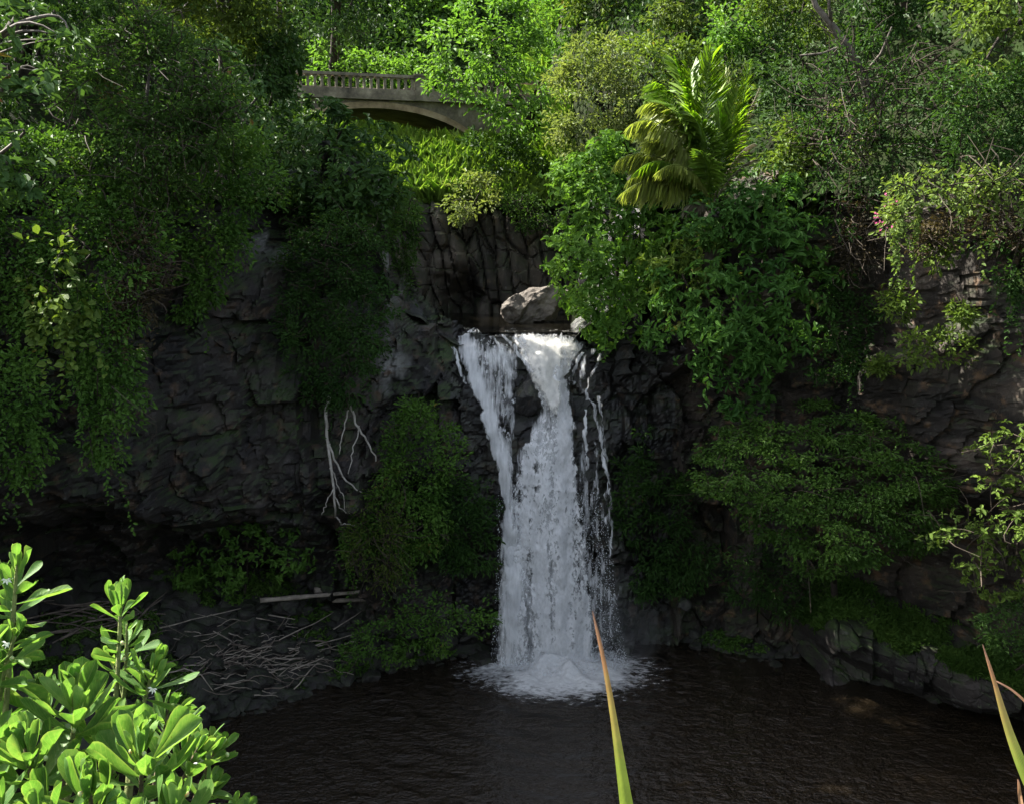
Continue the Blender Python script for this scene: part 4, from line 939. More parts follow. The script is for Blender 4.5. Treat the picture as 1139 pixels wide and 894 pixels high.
V, T = rock_geo(41, 4, 10, .9, .1); o = mesh_np('boulder', V, T, M['boulder']); o.location = at(716, 668, 27.2); o.scale = (.45, .4, .33); tag(o, 'flat-topped wet boulder right of the foot of the falls', 'boulder')
V, T = rock_geo(43, 4, 10, .9, .1); o = mesh_np('boulder', V, T, M['boulder']); o.location = at(760, 672, 26.9); o.scale = (.3, .3, .3); tag(o, 'brownish round boulder on the right shore, second from the falls', 'boulder')

# ------------------------------------------------------------------ driftwood
def stick(name, a, b, r, mat, lab, grp, bend=.05, n=10, cat='driftwood'):
    a, b = np.array(a), np.array(b); s = np.linspace(0, 1, n)[:, None]; l = np.linalg.norm(b - a)
    w = np.cumsum(rng.normal(size=(n, 3)), 0) * bend * l / n
    g_ = Geo(); g_.tube(a + (b - a) * s + w * np.sin(s * np.pi), np.linspace(r, r * .6, n) * (1 + .12 * rng.normal(size=n)), 7)
    return tag(g_.build(name, M[mat], None, True), lab, cat, grp)
def sh(px, py, up=.0):
    """point where the ray of a photo pixel meets the shore"""
    Ys = np.linspace(22, 29, 300); P = at(px, py, Ys); d = P[:, 2] - shore_z(P[:, 0], P[:, 1]); i = int(np.argmax(d < 0)) if (d < 0).any() else 150
    return P[i] + [0, -.12, .1 + up]
FW = np.array([0, -.9, .36]); stick('driftwood_log', sh(300, 669, .0) + FW, sh(465, 656, .0) + FW * 1.3, .075, 'drift', 'longest driftwood log, a thin grey one lying lowest across the left shore', 'driftwood logs', .02)
stick('driftwood_log', sh(358, 661, .08) + FW, sh(428, 655, .08) + FW, .1, 'drift', 'thick driftwood log resting on the long thin one', 'driftwood logs', .01)
stick('driftwood_log', sh(376, 669, .0) + FW * .8, sh(420, 668, .0) + FW * .8, .07, 'drift', 'short driftwood log tucked below the thick one', 'driftwood logs', .01)
for k_ in range(150):
    px, py = rng.normal(285, 48), rng.normal(732, 17)
    an = rng.normal(0.12, .5); l = (16 + 52 * rng.random() ** 1.6) / 2
    stick('driftwood_stick', sh(px - l * math.cos(an), py + l * math.sin(an) * .6, .12 * rng.random()), sh(px + l * math.cos(an), py - l * math.sin(an) * .6, .2 * rng.random()), .009 + .013 * rng.random(), 'drift' if rng.random() < .6 else 'drift_dark',
          'weathered stick in the driftwood heap on the left shore', 'sticks of the driftwood heap', .3, 7)
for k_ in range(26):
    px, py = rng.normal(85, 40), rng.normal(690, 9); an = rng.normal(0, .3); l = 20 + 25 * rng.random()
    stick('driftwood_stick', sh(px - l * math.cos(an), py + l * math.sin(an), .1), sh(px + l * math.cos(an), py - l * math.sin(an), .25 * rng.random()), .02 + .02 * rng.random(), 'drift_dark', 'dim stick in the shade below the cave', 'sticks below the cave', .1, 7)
for a_, b_, lab in (((330, 730), (405, 714), 'pale stick pointing right out of the driftwood heap'), ((325, 752), (362, 742), 'short pale stick at the lower right of the driftwood heap'), ((300, 690), (330, 700), 'pale stick above the driftwood heap, tilted down to the right'), ((372, 706), (404, 690), 'pale twig leaning up right of the driftwood heap'), ((180, 705), (270, 688), 'long thin pale stick left of the driftwood logs'), ((312, 718), (372, 692), 'slender stick slanting up between heap and logs')):
    stick('driftwood_stick', sh(*a_, .15), sh(*b_, .3), .02, 'drift', lab, 'single pale sticks', .05, 9)

# aerial roots hanging on the left cliff
t = thing('hanging_root', 'pale forked roots hanging down the cliff under the draped shrub', 'root', at(372, 470, 25.4))
for pts, r in ((((366, 440), (362, 458), (364, 485), (368, 520), (371, 548), (374, 575)), .055), (((364, 485), (370, 505), (384, 535), (402, 547)), .035), (((388, 445), (395, 470), (408, 488), (418, 512)), .04), (((390, 448), (384, 468), (380, 490), (376, 505)), .025), (((395, 470), (400, 478), (392, 500), (388, 525)), .025), (((371, 548), (378, 565), (390, 572)), .025), (((369, 545), (362, 562), (358, 572)), .02), (((374, 575), (380, 582), (395, 584)), .025), (((368, 520), (374, 535), (382, 552), (384, 570)), .02)):
    g_ = Geo(); P = np.array([at(x, y, float(front0(*[np.array([c]) for c in at(x, y, 25.4)[[0, 2]]])[0]) - .55) for x, y in pts])
    s = np.linspace(0, 1, 14); P2 = np.stack([np.interp(s, np.linspace(0, 1, len(P)), P[:, i]) for i in range(3)], -1) + rng.normal(size=(14, 3)) * .02
    g_.tube(P2, np.linspace(r, r * .55, 14), 6); g_.build('root_strand', M['root'], t, True)

# ------------------------------------------------------------------ waterfall
def fallY(py):
    return np.interp(py, [360, 372, 385, 400, 425, 450, 480, 520, 600, 745], [29.6, 28.75, 28.3, 27.95, 27.55, 27.3, 27.05, 26.85, 26.55, 26.25])
wf = thing('waterfall', 'white waterfall splitting round a dark rock and dropping into the pool', 'waterfall', on_water(622, 748))
def sheet(name, rows, mat, dens, off=0., bulge=.25, nu=60, nv=150, seed=0, feather=.16, rough=.06, label=None, streak=.6):
    """rows: (py, left px, right px); dens(u, v01, py) -> 0..1"""
    r = np.array(rows, float); py = np.linspace(r[0, 0], r[-1, 0], nv); l = np.interp(py, r[:, 0], r[:, 1]); rr = np.interp(py, r[:, 0], r[:, 2])
    l = l + 4 * fbm(np.stack([py * .2, py * 0, py * 0 + seed + 2], -1), 2, seed + 1) + 6 * fbm(np.stack([py * .06, py * 0, py * 0 + seed], -1), 3, seed); rr = rr + 4 * fbm(np.stack([py * .2, py * 0, py * 0 + seed + 4], -1), 2, seed + 5) + 6 * fbm(np.stack([py * .06, py * 0, py * 0 + seed + 7], -1), 3, seed + 3)
    u = np.linspace(0, 1, nu); U, PY = np.meshgrid(u, py); PY = PY + 14 * fbm(np.stack([U * 5, U * 0, U * 0 + seed], -1), 3, seed + 8) * (np.linspace(1, 0, nv)[:, None] ** 6) * (nu > 20); PX = l[:, None] + (rr - l)[:, None] * U
    Yv = fallY(PY) + off - bulge * np.sin(np.pi * U) ** .8
    P = at(PX, PY, Yv); P = P + (fbm(P * [2.2, 2.2, 1.1] + seed, 3, seed) * rough * 4)[..., None] * np.array([0, -1, 0])
    e = np.minimum(U, 1 - U); d = dens(U, (PY - r[0, 0]) / (r[-1, 0] - r[0, 0]), PY, PX) * sstep(0, feather, e)
    d = d * (1 + streak * 1.5 * fbm(np.stack([PX * .075, PY * .009, PX * 0 + seed], -1), 3, seed + 30)) + streak * .25 * fbm(np.stack([PX * .16, PY * .03, PX * 0 + seed], -1), 2, seed + 33) * (d > .05)
    wv = np.concatenate([[0], np.cumsum(np.linalg.norm(np.diff(P[:, nu // 2], axis=0), axis=1))])
    o = mesh_np(name, P.reshape(-1, 3), grid_faces(nu, nv), M[mat], wf, True, {'wx': P[..., 0].ravel(), 'wv': np.repeat(wv, nu), 'dens': np.clip(d, 0, 1).ravel()})
    if label: o['label'] = label
    return o
main_rows = [(368, 558, 630), (378, 566, 645), (388, 572, 654), (405, 581, 642), (420, 589, 630), (440, 597, 638), (460, 602, 641), (475, 592, 643), (500, 575, 646), (530, 565, 650), (560, 560, 652), (600, 561, 662), (650, 559, 663), (700, 556, 668), (750, 552, 676)]
def dmain(U, v, py, px):
    top = 1 - sstep(455, 530, py)
    core = np.exp(-((px - np.interp(py, [460, 560, 745], [622, 616, 622])) / np.interp(py, [460, 560, 745], [30, 24, 34])) ** 2)
    low = .44 + .46 * core + .12 * sstep(700, 745, py) + .34 * np.exp(-((px - np.interp(py, [540, 600, 745], [570, 572, 566])) / 14) ** 2) * sstep(540, 600, py)
    return (top * .66 + (1 - top) * low) * sstep(366, 378, py)
sheet('water_curtain', main_rows, 'fall_b', dmain, 0, .3, 80, 220, 1)
sheet('water_curtain', [(a, b - 2, c + 1) for a, b, c in main_rows], 'fall_a', lambda U, v, py, px: dmain(U, v, py, px) * .8, .22, .3, 60, 160, 2)
sheet('cascade', [(366, 556, 632), (378, 564, 650), (388, 570, 658), (405, 580, 646), (420, 588, 634), (440, 596, 640), (470, 600, 642)], 'fall_c', lambda U, v, py, px: (.44 + .26 * np.sin(3.14 * U)) * sstep(366, 386, py) * (1 - .8 * sstep(425, 470, py)), -.12, .35, 60, 90, 4, feather=.28, streak=1.1, label='foaming upper slide of the main fall')
# left arm: thin veil over rock with a bright thread down its middle
def dleft(U, v, py, px):
    core = np.interp(py, [372, 385, 420, 460, 510, 560, 600, 745], [518, 521, 528, 541, 557, 566, 571, 566])
    return (.25 + .16 * sstep(380, 395, py) * sstep(500, 430, py)) * sstep(368, 390, py) - .17 * sstep(520, 570, py) * (px > core) + .75 * np.exp(-((px - core) / np.interp(py, [372, 400, 520, 745], [14, 6, 9, 13])) ** 2) + .1 * np.exp(-((py - 392) / 14) ** 2)
lrows = [(370, 504, 570), (385, 505, 580), (400, 509, 582), (420, 516, 580), (450, 530, 577), (480, 538, 572), (520, 551, 577), (560, 559, 586), (600, 554, 592), (650, 552, 592), (700, 551, 592), (750, 548, 596)]
sheet('side_fall', lrows, 'fall_a', dleft, -.05, .2, 60, 200, 5, label='narrow left arm of the waterfall')
sheet('side_fall', lrows, 'fall_b', lambda *a_: dleft(*a_) * .95, .1, .2, 50, 160, 6)
def thread(pts, w, dn, seed):
    pts = np.array(pts, float); py = pts[:, 1]
    sheet('water_thread', [(y, x - w / 2, x + w / 2) for x, y in pts], 'fall_a', lambda U, v, py_, px: dn * (1 - .5 * v) + 0 * U, -.12, .05, 9, 90, seed, feather=.3, rough=.02)
thread([(505, 386), (511, 405), (522, 428), (533, 448)], 5, .7, 11)
thread([(669, 390), (664, 408), (657, 425), (655, 445)], 5, .6, 12); thread([(655, 443), (664, 458), (668, 480), (673, 510), (677, 550), (681, 610)], 4.5, .6, 13)
thread([(640, 458), (648, 450), (657, 446)], 5, .8, 14) if False else None
thread([(651, 455), (652, 480), (652, 525)], 4, .6, 15); thread([(666, 440), (671, 470), (674, 505), (676, 560), (677, 640)], 4, .45, 22); thread([(660, 455), (661, 490), (664, 540), (666, 600)], 4, .4, 23); thread([(648, 392), (640, 410), (634, 428)], 8, .6, 16); thread([(660, 388), (652, 405), (645, 425), (641, 445)], 10, .5, 17)
thread([(560, 372), (572, 388), (585, 405), (597, 425)], 10, .6, 18); thread([(545, 374), (562, 392), (577, 415)], 8, .5, 19)
sheet('spray_veil', [(500, 640, 668), (560, 640, 680), (620, 648, 690), (690, 655, 700), (748, 655, 712)], 'fall_a', lambda U, v, py, px: .3 * (1 - .6 * U), .2, .1, 40, 90, 21, label='thin spray drifting right of the main fall')
# run of water over the lip
xs = np.linspace(-2.2, 3.0, 70); ys = np.linspace(28.55, 31.2, 40); X, Y = np.meshgrid(xs, ys)
zl = 10.17 - .1 * sstep(29.6, 28.6, Y) + .05 * fbm(np.stack([X * 2, Y * 2, X * 0], -1), 3, 8)
mesh_np('lip_water', np.stack([X, Y, zl], -1).reshape(-1, 3), grid_faces(70, 40), M['fall_c'], wf, True, {'wx': X.ravel(), 'wv': (Y * 1.2).ravel(), 'dens': (.42 * sstep(31, 28.9, Y) * np.exp(-((X - .7) / 1.7) ** 4) * (.75 + .5 * fbm(np.stack([X, Y, X * 0], -1), 2, 5))).ravel()})
# foam where it lands: a mounded sheet of churned water and flecks drifting off
nr, na = 60, 140; rr, th = np.meshgrid(np.linspace(0, 1, nr), np.linspace(0, 2 * np.pi, na)); c0 = on_water(626, 744)
X = c0[0] + rr * 3.9 * np.cos(th) * (1 + .2 * fbm(np.stack([np.cos(th) * 2, np.sin(th) * 2, th * 0], -1), 3, 3)); Y = c0[1] + rr * 2.5 * np.sin(th) - .15
hgt = .42 * np.exp(-(rr / .35) ** 2) * (1 + 1.1 * fbm(np.stack([X * 2.2, Y * 2.2, X * 0], -1), 4, 9)) + .05 * fbm(np.stack([X * 3, Y * 3, X * 0], -1), 3, 19) + .03
dn = np.clip(1.7 - rr * 1.95, .22, 1) * sstep(1, .72, rr) * (1 + .8 * sstep(.2, .6, rr) * fbm(np.stack([X * .8, Y * .9, X * 0], -1), 3, 55))
tag(mesh_np('foam', np.stack([X, Y, np.maximum(hgt, .008)], -1).reshape(-1, 3), grid_faces(nr, na), M['foam'], None, True, {'wx': X.ravel(), 'wv': (Y * 1.4).ravel(), 'dens': dn.ravel()}), 'churned white foam where the falls hit the pool', kind='stuff')
# flying drops, each a small stretched lump
g = np.random.default_rng(12); n = 8000
py = 545 + 200 * g.random(n) ** .8; l = np.interp(py, [r[0] for r in main_rows], [r[1] for r in main_rows]) - 8; r_ = np.interp(py, [r[0] for r in main_rows], [r[2] for r in main_rows]) + 12 + (py - 470) * .05
px = l + (r_ - l) * (g.random(n)); Yd = fallY(py) - .15 + .5 * g.normal(size=n) * .5
P = at(px, py, Yd); s_ = .004 + .009 * g.random(n) ** 2
o8 = np.array([[1, 0, 0], [-1, 0, 0], [0, 1, 0], [0, -1, 0], [0, 0, 1.6], [0, 0, -2.2]]); t8 = np.array([[0, 2, 4], [2, 1, 4], [1, 3, 4], [3, 0, 4], [2, 0, 5], [1, 2, 5], [3, 1, 5], [0, 3, 5]])
n2 = 2500; a2 = g.random(n2) * 6.28; r2 = g.random(n2) ** .5
P2 = np.stack([c0[0] + 2.0 * r2 * np.cos(a2), c0[1] + .9 * r2 * np.sin(a2), .2 + .75 * g.random(n2) ** 2 * (1 - r2 * .6)], -1); s2 = .006 + .012 * g.random(n2) ** 2
P = np.vstack([P, P2]); s_ = np.r_[s_, s2]
tag(mesh_np('spray', (P[:, None] + s_[:, None, None] * o8).reshape(-1, 3), (t8[None] + 6 * np.arange(len(P))[:, None, None]).reshape(-1, 3), M['drop'], None, True), 'flying drops round the falling water', kind='stuff')

# hanging mist over the plunge
V, T = ico(4); V = V * np.array([2.5, 1.6, 1.5]) * (1 + .4 * fbm(V * 1.6, 3, 4))[:, None] + np.array([c0[0] + .4, c0[1] + .1, 1.0]); V[:, 2] = np.maximum(V[:, 2], .03)
k = N('mist'); vol = k.n('VolumePrincipled', {'Color': (.95, .97, 1, 1), 'Density': .045, 'Anisotropy': .2}); k.link(vol, 0, k.out, 'Volume')
tag(mesh_np('mist', V, T, k.m, None, True), 'soft mist hanging over the foot of the falls', kind='stuff')

# ------------------------------------------------------------------ foreground: sea-lettuce shrub and long leaf tips at the lookout
def fleshy_mat(name):
    k = N(name); a = k.n('Attribute', attribute_name='rnd'); tc = k.n('TexCoord'); at_ = k.n('Attribute', attribute_name='along'); ac = k.n('Attribute', attribute_name='across')
    nz = k.noise((tc, 'Object'), 26., 5, .65); sp = k.noise((tc, 'Object'), 160., 2, .5)
    f = k.math('ADD', (k.math('MULTIPLY', (a, 'Fac'), .6), 0), (k.rng((nz, 0), .33, .67, -.05, .45), 0))
    c = k.ramp((f, 0), [(0, (.038, .1, .018)), (.5, (.085, .185, .04)), (.85, (.15, .255, .065)), (1, (.24, .26, .07))])
    rib = k.rng((ac, 'Fac'), 0., .07, 1, 0)          # paler midrib and side veins
    vw = k.math('SINE', (k.math('SUBTRACT', (k.math('MULTIPLY', (at_, 'Fac'), 62.), 0), (k.math('MULTIPLY', (ac, 'Fac'), 17.), 0)), 0))
    vein = k.rng((vw, 0), .82, 1., 0, 1)
    c2 = k.mix((k.math('MAXIMUM', (k.math('MULTIPLY', (rib, 0), .55), 0), (k.math('MULTIPLY', (vein, 0), .22), 0)), 0), (c, 0), (.22, .29, .1))
    edge = k.rng((ac, 'Fac'), .86, 1., 0, .5)
    c3 = k.mix((edge, 0), (c2, 2), (.23, .28, .09))
    spot = k.rng((sp, 0), .7, .74, 0, .75)            # blemishes
    c4 = k.mix((spot, 0), (c3, 2), (.09, .075, .02))
    h = k.math('ADD', (k.math('MULTIPLY', (vein, 0), .5), 0), (nz, 0))
    b = k.n('Bump', {'Strength': .5, 'Distance': .0025, 'Height': (h, 0)})
    p = k.n('BsdfPrincipled', {'Base Color': (c4, 2), 'Roughness': .5, 'Specular IOR Level': .22, 'Normal': (b, 0)})
    t = k.n('BsdfTranslucent', {'Color': (k.mix(1., (c4, 2), (1.35, 1.35, .6), 'MULTIPLY'), 2)})
    ms = k.n('MixShader', {0: .46, 1: (p, 0), 2: (t, 0)})
    return k.done(ms, 0)
M['fleshy'] = fleshy_mat('fleshy_leaf')
M['stem_green'] = bark_mat('green_stem', (.09, .12, .035), (.2, .22, .08), 40.)
M['stem_brown'] = bark_mat('brown_stem', (.07, .055, .035), (.18, .14, .09), 40.)
k = N('white_petal'); p = k.n('BsdfPrincipled', {'Base Color': (.75, .74, .68, 1), 'Roughness': .6}); M['petal'] = k.done(p)
k = N('white_berry'); p = k.n('BsdfPrincipled', {'Base Color': (.3, .38, .16, 1), 'Roughness': .4, 'Subsurface Weight': .2}); M['berry'] = k.done(p)

TT = np.linspace(0, 1, 13); UU = np.linspace(-1, 1, 7)
PROF = np.interp(TT, [0, .08, .2, .4, .6, .75, .87, .94, .98, 1], [.13, .15, .27, .55, .85, 1, .93, .7, .42, .05])
def fleshy_leaf(b, d, n_, l, wr, bend, cup, side_tw):
    sd = unit(np.cross(d, n_)); nn = np.cross(sd, d)
    t = TT[:, None, None]; u = UU[None, :, None]; w = (PROF * wr * l)[:, None, None]
    base = b + d * l * t + nn * l * bend * t ** 2 - d * l * abs(bend) * .35 * t ** 3
    wav = .03 * l * math.sin(rng.random() * 6.28)
    P = base + sd * w * u * (1 - .25 * abs(cup) * np.abs(u)) + nn * (cup * w * u ** 2 + side_tw * w * u * t + wav * u * np.sin(t * 5))
    return P.reshape(-1, 3)
LQ = grid_faces(7, 13)
shrub = thing('sea_lettuce_shrub', 'sunlit bright green shrub with fleshy spoon-shaped leaves at the lower left, close to the lookout', 'shrub', (-1.05, 2.0, 10.9))
def rosette(px, py, Y, L, axis, nleaf, spread=(10, 88), stretch=.05, flower=False, berry=0, wr=.168):
    c = at(px, py, Y); ax = unit(np.array(axis, float)); Lm = .9 * L / F * Y; nleaf = int(nleaf * 1.2)
    ref = unit(np.cross(ax, [.3, 1, .1])); ref2 = np.cross(ax, ref); Vs = []; Qs = []; A_ = []; AL = []; AC = []
    for i in range(nleaf):
        f = (i + .5) / nleaf; ph = i * 2.39996 + rng.normal() * .25; pol = R(spread[0] + (spread[1] - spread[0]) * f ** .8 + rng.normal() * 7)
        o = np.cos(ph) * ref + np.sin(ph) * ref2; d = unit(ax * math.cos(pol) + o * math.sin(pol)); n_ = unit(ax * math.sin(pol) - o * math.cos(pol) + rng.normal(size=3) * .12)
        l = Lm * (.5 + .55 * min(1, f * 1.6)) * (.85 + .3 * rng.random())
        P = fleshy_leaf(c + ax * (.2 - f) * stretch * 2 * (Lm / .12), d, n_, l, wr * (.85 + .3 * rng.random()), rng.normal(.2, .16), rng.normal(.55, .35), rng.normal(0, .18))
        Qs.append(LQ + 91 * i); Vs.append(P); A_.append(np.full(91, rng.random() * .7 + .3 * (1 - f))); AL.append(np.repeat(TT, 7)); AC.append(np.tile(np.abs(UU), 13))
    o = mesh_np('leaf_rosette', np.vstack(Vs), np.vstack(Qs), M['fleshy'], shrub, True, {'rnd': np.concatenate(A_), 'along': np.concatenate(AL), 'across': np.concatenate(AC)})
    # its stem runs down to the shrub's foot
    foot = np.array([np.clip(c[0] * .55 - .5, -1.6, -.55) + rng.normal() * .08, 1.95 + rng.normal() * .1, 10.9]); s = np.linspace(0, 1, 12)[:, None]
    k1 = c - ax * .3; P = c * (1 - s) ** 2 + 2 * k1 * s * (1 - s) + foot * s * s
    g_ = Geo(); g_.tube(np.vstack([c + ax * Lm * .35, P]), np.r_[.002, np.linspace(.0045, .011, 12)], 7); g_.build('stem', M['stem_green' if py < 800 else 'stem_brown'], shrub, True)
    if flower:
        for _ in range(1):
            fc = c + ax * rng.normal() * .01 + rng.normal(size=3) * .022 + np.array([0, -.02, 0]); g_ = Geo()
            fd = unit(np.array([rng.normal() * .5, -1, .4 + rng.normal() * .3])); a1 = unit(np.cross(fd, [0, 0, 1])); b1 = np.cross(fd, a1)
            for q in range(5):
                th = -.1 + q * .8; dr = a1 * math.cos(th) + b1 * math.sin(th); sd = np.cross(fd, dr)
                g_.add(np.array([fc, fc + dr * .008 - sd * .003, fc + dr * .015 + fd * .003, fc + dr * .008 + sd * .003]), [[0, 1, 2, 3]])
            g_.build('flower', M['petal'], shrub)
    for _ in range(berry):
        V_, T_ = ico(2); g_ = Geo(); g_.add(V_ * np.array([.0055, .0055, .007]) + c + rng.normal(size=3) * [.025, .012, .02] + [0, -.03, -.01], None, T_); g_.build('berry', M['berry'], shrub, True)
ROS = [ # px, py, depth, leaf length px, axis, leaves, spread, stretch, flower, berries
 (18, 640, 2.25, 62, (.15, 0, 1), 17, (8, 95), .09, True, 0), (-30, 640, 2.3, 66, (-.1, 0, 1), 16, (8, 90), .05, False, 0),
 (14, 716, 2.15, 62, (.45, -.2, .8), 18, (15, 100), .09, True, 2), (-25, 730, 2.1, 70, (.1, -.3, 1), 16, (10, 95), .06, False, 0),
 (134, 668, 2.35, 44, (.08, .0, 1), 15, (6, 72), .05, False, 0), (141, 706, 2.36, 44, (.05, 0, 1), 15, (52, 98), .07, False, 2),
 (168, 752, 2.3, 60, (.35, 0, 1), 17, (10, 92), .05, True, 0), (128, 742, 2.42, 46, (-.3, 0, 1), 8, (30, 100), .05, False, 0),
 (82, 782, 2.1, 84, (.12, -.1, 1), 19, (6, 78), .06, False, 1), (50, 775, 2.25, 60, (-.2, 0, 1), 15, (8, 80), .05, False, 0),
 (158, 838, 1.95, 96, (.2, -.25, 1), 21, (6, 84), .06, False, 3), (215, 842, 2.15, 66, (.5, 0, 1), 17, (8, 90), .05, True, 1),
 (240, 834, 2.2, 44, (.5, 0, 1), 12, (8, 80), .04, True, 2), (30, 842, 1.95, 88, (0, -.2, 1), 20, (6, 86), .06, False, 1),
 (-20, 830, 2.0, 80, (-.2, -.1, 1), 16, (8, 90), .05, False, 0), (100, 884, 1.85, 90, (.05, -.2, 1), 20, (6, 88), .06, False, 2),
 (190, 900, 1.85, 84, (.2, -.2, 1), 18, (8, 90), .06, False, 2), (45, 915, 1.8, 92, (-.1, -.2, 1), 18, (8, 90), .06, False, 0),
 (232, 882, 2.1, 52, (.55, 0, 1), 14, (8, 88), .05, False, 0), (115, 815, 2.25, 70, (0, .1, 1), 16, (8, 90), .05, False, 0),
 (0, 780, 2.3, 74, (0, .1, 1), 18, (8, 95), .06, False, 0), (70, 850, 2.2, 70, (0, .1, 1), 16, (8, 95), .06, False, 0),
 (140, 930, 1.75, 90, (0, -.2, 1), 16, (8, 90), .06, False, 0), (-15, 900, 1.85, 90, (0, -.1, 1), 16, (8, 90), .06, False, 0),
 (185, 800, 2.4, 60, (.2, .1, 1), 15, (10, 95), .05, False, 0), (262, 905, 2.2, 48, (.6, 0, 1), 12, (8, 88), .05, False, 0)]
for r_ in ROS: rosette(r_[0], r_[1], r_[2], r_[3], r_[4], r_[5], r_[6], r_[7], r_[8], r_[9])

# long leaf tips standing up in front of the view
k = N('blade_leaf'); a = k.n('Attribute', attribute_name='along'); tc = k.n('TexCoord'); nz = k.noise((tc, 'Object'), 60., 3)
f = k.math('ADD', (a, 'Fac'), (k.rng((nz, 0), .3, .7, -.04, .04), 0))
c = k.ramp((f, 0), [(.0, (.2, .32, .03)), (.36, (.3, .38, .05)), (.5, (.42, .36, .08)), (.72, (.38, .2, .09)), (1, (.3, .17, .12))])
ac = k.n('Attribute', attribute_name='across'); fib = k.math('SINE', (k.math('MULTIPLY', (ac, 'Fac'), 30.), 0)); fn = k.noise((tc, 'Object'), 14., 5, .7); cc = k.mix(.5, (c, 0), (k.ramp((k.math('ADD', (k.math('MULTIPLY', (fib, 0), .14), 0), (fn, 0)), 0), [(.3, (.55, .55, .5)), (.7, (1.3, 1.25, 1.2))]), 0), 'MULTIPLY')
bb_ = k.n('Bump', {'Strength': .4, 'Distance': .001, 'Height': (fib, 0)}); p = k.n('BsdfPrincipled', {'Base Color': (cc, 2), 'Roughness': .45, 'Normal': (bb_, 0)}); t_ = k.n('BsdfTranslucent', {'Color': (cc, 2)}); ms = k.n('MixShader', {0: .4, 1: (p, 0), 2: (t_, 0)}); M['blade'] = k.done(ms, 0)
def blade(lab, pts, widths, twist=.0, fold=.35, shift=(0, 1)):
    """pts: photo pixels from foot to tip with depth; widths in pixels"""
    P0 = np.array([at(*q) for q in pts]); s = np.linspace(0, 1, 60); kk = np.linspace(0, 1, len(P0))
    c = np.stack([np.interp(s, kk, P0[:, i]) for i in range(3)], -1)
    for _ in range(30): c[1:-1] = (c[:-2] + 2 * c[1:-1] + c[2:]) / 4
    w = np.interp(s, kk, widths) * c[:, 1] / F / 2
    d = unit(np.gradient(c, axis=0)); fa = np.array([math.sin(twist), -math.cos(twist), .2]); sd = unit(np.cross(d, fa)); nn = np.cross(sd, d)
    u = np.array([-1, -.5, 0, .5, 1.]); V = c[:, None] + sd[:, None] * w[:, None, None] * u[None, :, None] - nn[:, None] * (fold * w[:, None, None] * (1 - np.abs(u))[None, :, None])
    # run the foot on down to the ground
    t = thing('long_leaf', lab, 'leaf', (P0[0][0], P0[0][1], 10.95))
    o = mesh_np('leaf_blade', V.reshape(-1, 3), grid_faces(5, 60), M['blade'], t, True, {'along': np.repeat(shift[0] + (shift[1] - shift[0]) * s, 5), 'across': np.tile(u, 60)})
    g_ = Geo(); g_.tube(np.array([P0[0] + [0, 0, .02], P0[0] + [.0, -.02, -.1], [P0[0][0], P0[0][1] - .03, 10.9]]), [w[0] * .8, w[0] * .6, .01], 6); g_.build('leaf_base', M['stem_green'], t, True)
blade('long yellow-green leaf tip with an orange point, standing before the waterfall', [(706, 960, 1.9), (700, 915, 1.92), (691, 855, 1.95), (683, 800, 1.98), (673, 740, 2.0), (664, 700, 2.01), (659, 679, 2.02)], [22, 18, 12.5, 8, 5.5, 4, 1], shift=(0, 1.05))
blade('long green leaf tip leaning at the lower right edge', [(1190, 960, 1.9), (1160, 900, 1.92), (1138, 856, 1.94), (1120, 808, 1.97), (1106, 757, 2.0), (1099, 735, 2.01), (1093, 716, 2.02)], [26, 20, 16, 11, 6, 4, 1], twist=.2, shift=(0, 1.0))
blade('thin curved dry leaf tip beside the green one at the right edge', [(1185, 830, 2.0), (1160, 800, 2.02), (1139, 778, 2.03), (1125, 766, 2.03), (1112, 759, 2.03), (1106, 756, 2.02)], [5, 4, 3.2, 2.6, 2, 1], shift=(.7, 1.05))
blade('short orange leaf tip low at the right edge', [(1142, 940, 1.9), (1138, 910, 1.92), (1136, 895, 1.93), (1134, 882, 1.95), (1133, 870, 1.95), (1132, 866, 1.95)], [9, 7, 6, 5, 3, 1], shift=(.5, 1.05))

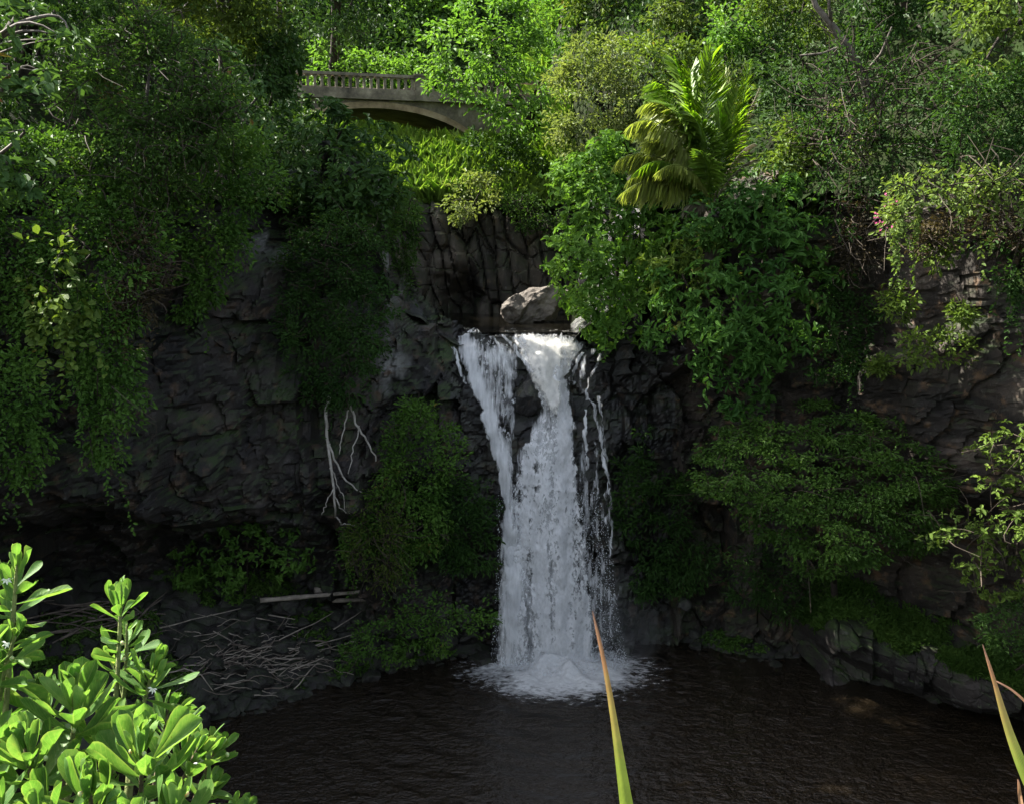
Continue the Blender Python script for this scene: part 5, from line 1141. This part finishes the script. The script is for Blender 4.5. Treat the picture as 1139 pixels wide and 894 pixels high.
# ------------------------------------------------------------------ daylight
SUN_AZ, SUN_EL = -68., 48.            # degrees from +Y towards +X
w = bpy.data.worlds.new('World'); sc.world = w; w.use_nodes = True; nt = w.node_tree; nt.nodes.clear()
sky = nt.nodes.new('ShaderNodeTexSky'); sky.sky_type = 'NISHITA'; sky.sun_disc = False; sky.dust_density = 3.; sky.ozone_density = .6; sky.sun_elevation = R(SUN_EL); sky.sun_rotation = R(SUN_AZ % 360)
bg = nt.nodes.new('ShaderNodeBackground'); bg.inputs[1].default_value = .105; wo = nt.nodes.new('ShaderNodeOutputWorld')
hs_ = nt.nodes.new('ShaderNodeHueSaturation'); hs_.inputs['Saturation'].default_value = .55
nt.links.new(sky.outputs[0], hs_.inputs['Color']); nt.links.new(hs_.outputs[0], bg.inputs[0]); nt.links.new(bg.outputs[0], wo.inputs[0])
ld = bpy.data.lights.new('sun', 'SUN'); ld.energy = 5.0; ld.angle = R(.53); ld.color = (1, .95, .86)
so = bpy.data.objects.new('sun', ld); COL.objects.link(so); so.location = (-30, 30, 60)
import mathutils
a_, e_ = R(SUN_AZ), R(SUN_EL); to_sun = mathutils.Vector((math.sin(a_) * math.cos(e_), math.cos(a_) * math.cos(e_), math.sin(e_)))
so.rotation_euler = to_sun.to_track_quat('Z', 'Y').to_euler()

cd = bpy.data.cameras.new('camera'); cam = bpy.data.objects.new('camera', cd); COL.objects.link(cam)
cam.location = (0, 0, H); cam.rotation_euler = (R(90) - PITCH, 0, 0); cd.sensor_width = 36; cd.sensor_fit = 'HORIZONTAL'; cd.lens = 36 * F / 1139
cd.clip_start = .05; cd.clip_end = 500; sc.camera = cam
sc.view_settings.view_transform = 'Standard'; sc.view_settings.look = 'None'; sc.view_settings.gamma = 1; sc.view_settings.exposure = 2.2
sc.cycles.max_bounces = 8; sc.cycles.transparent_max_bounces = 24; sc.cycles.transmission_bounces = 6; sc.cycles.diffuse_bounces = 4; sc.cycles.use_denoising = True
sc.cycles.sample_clamp_indirect = 4
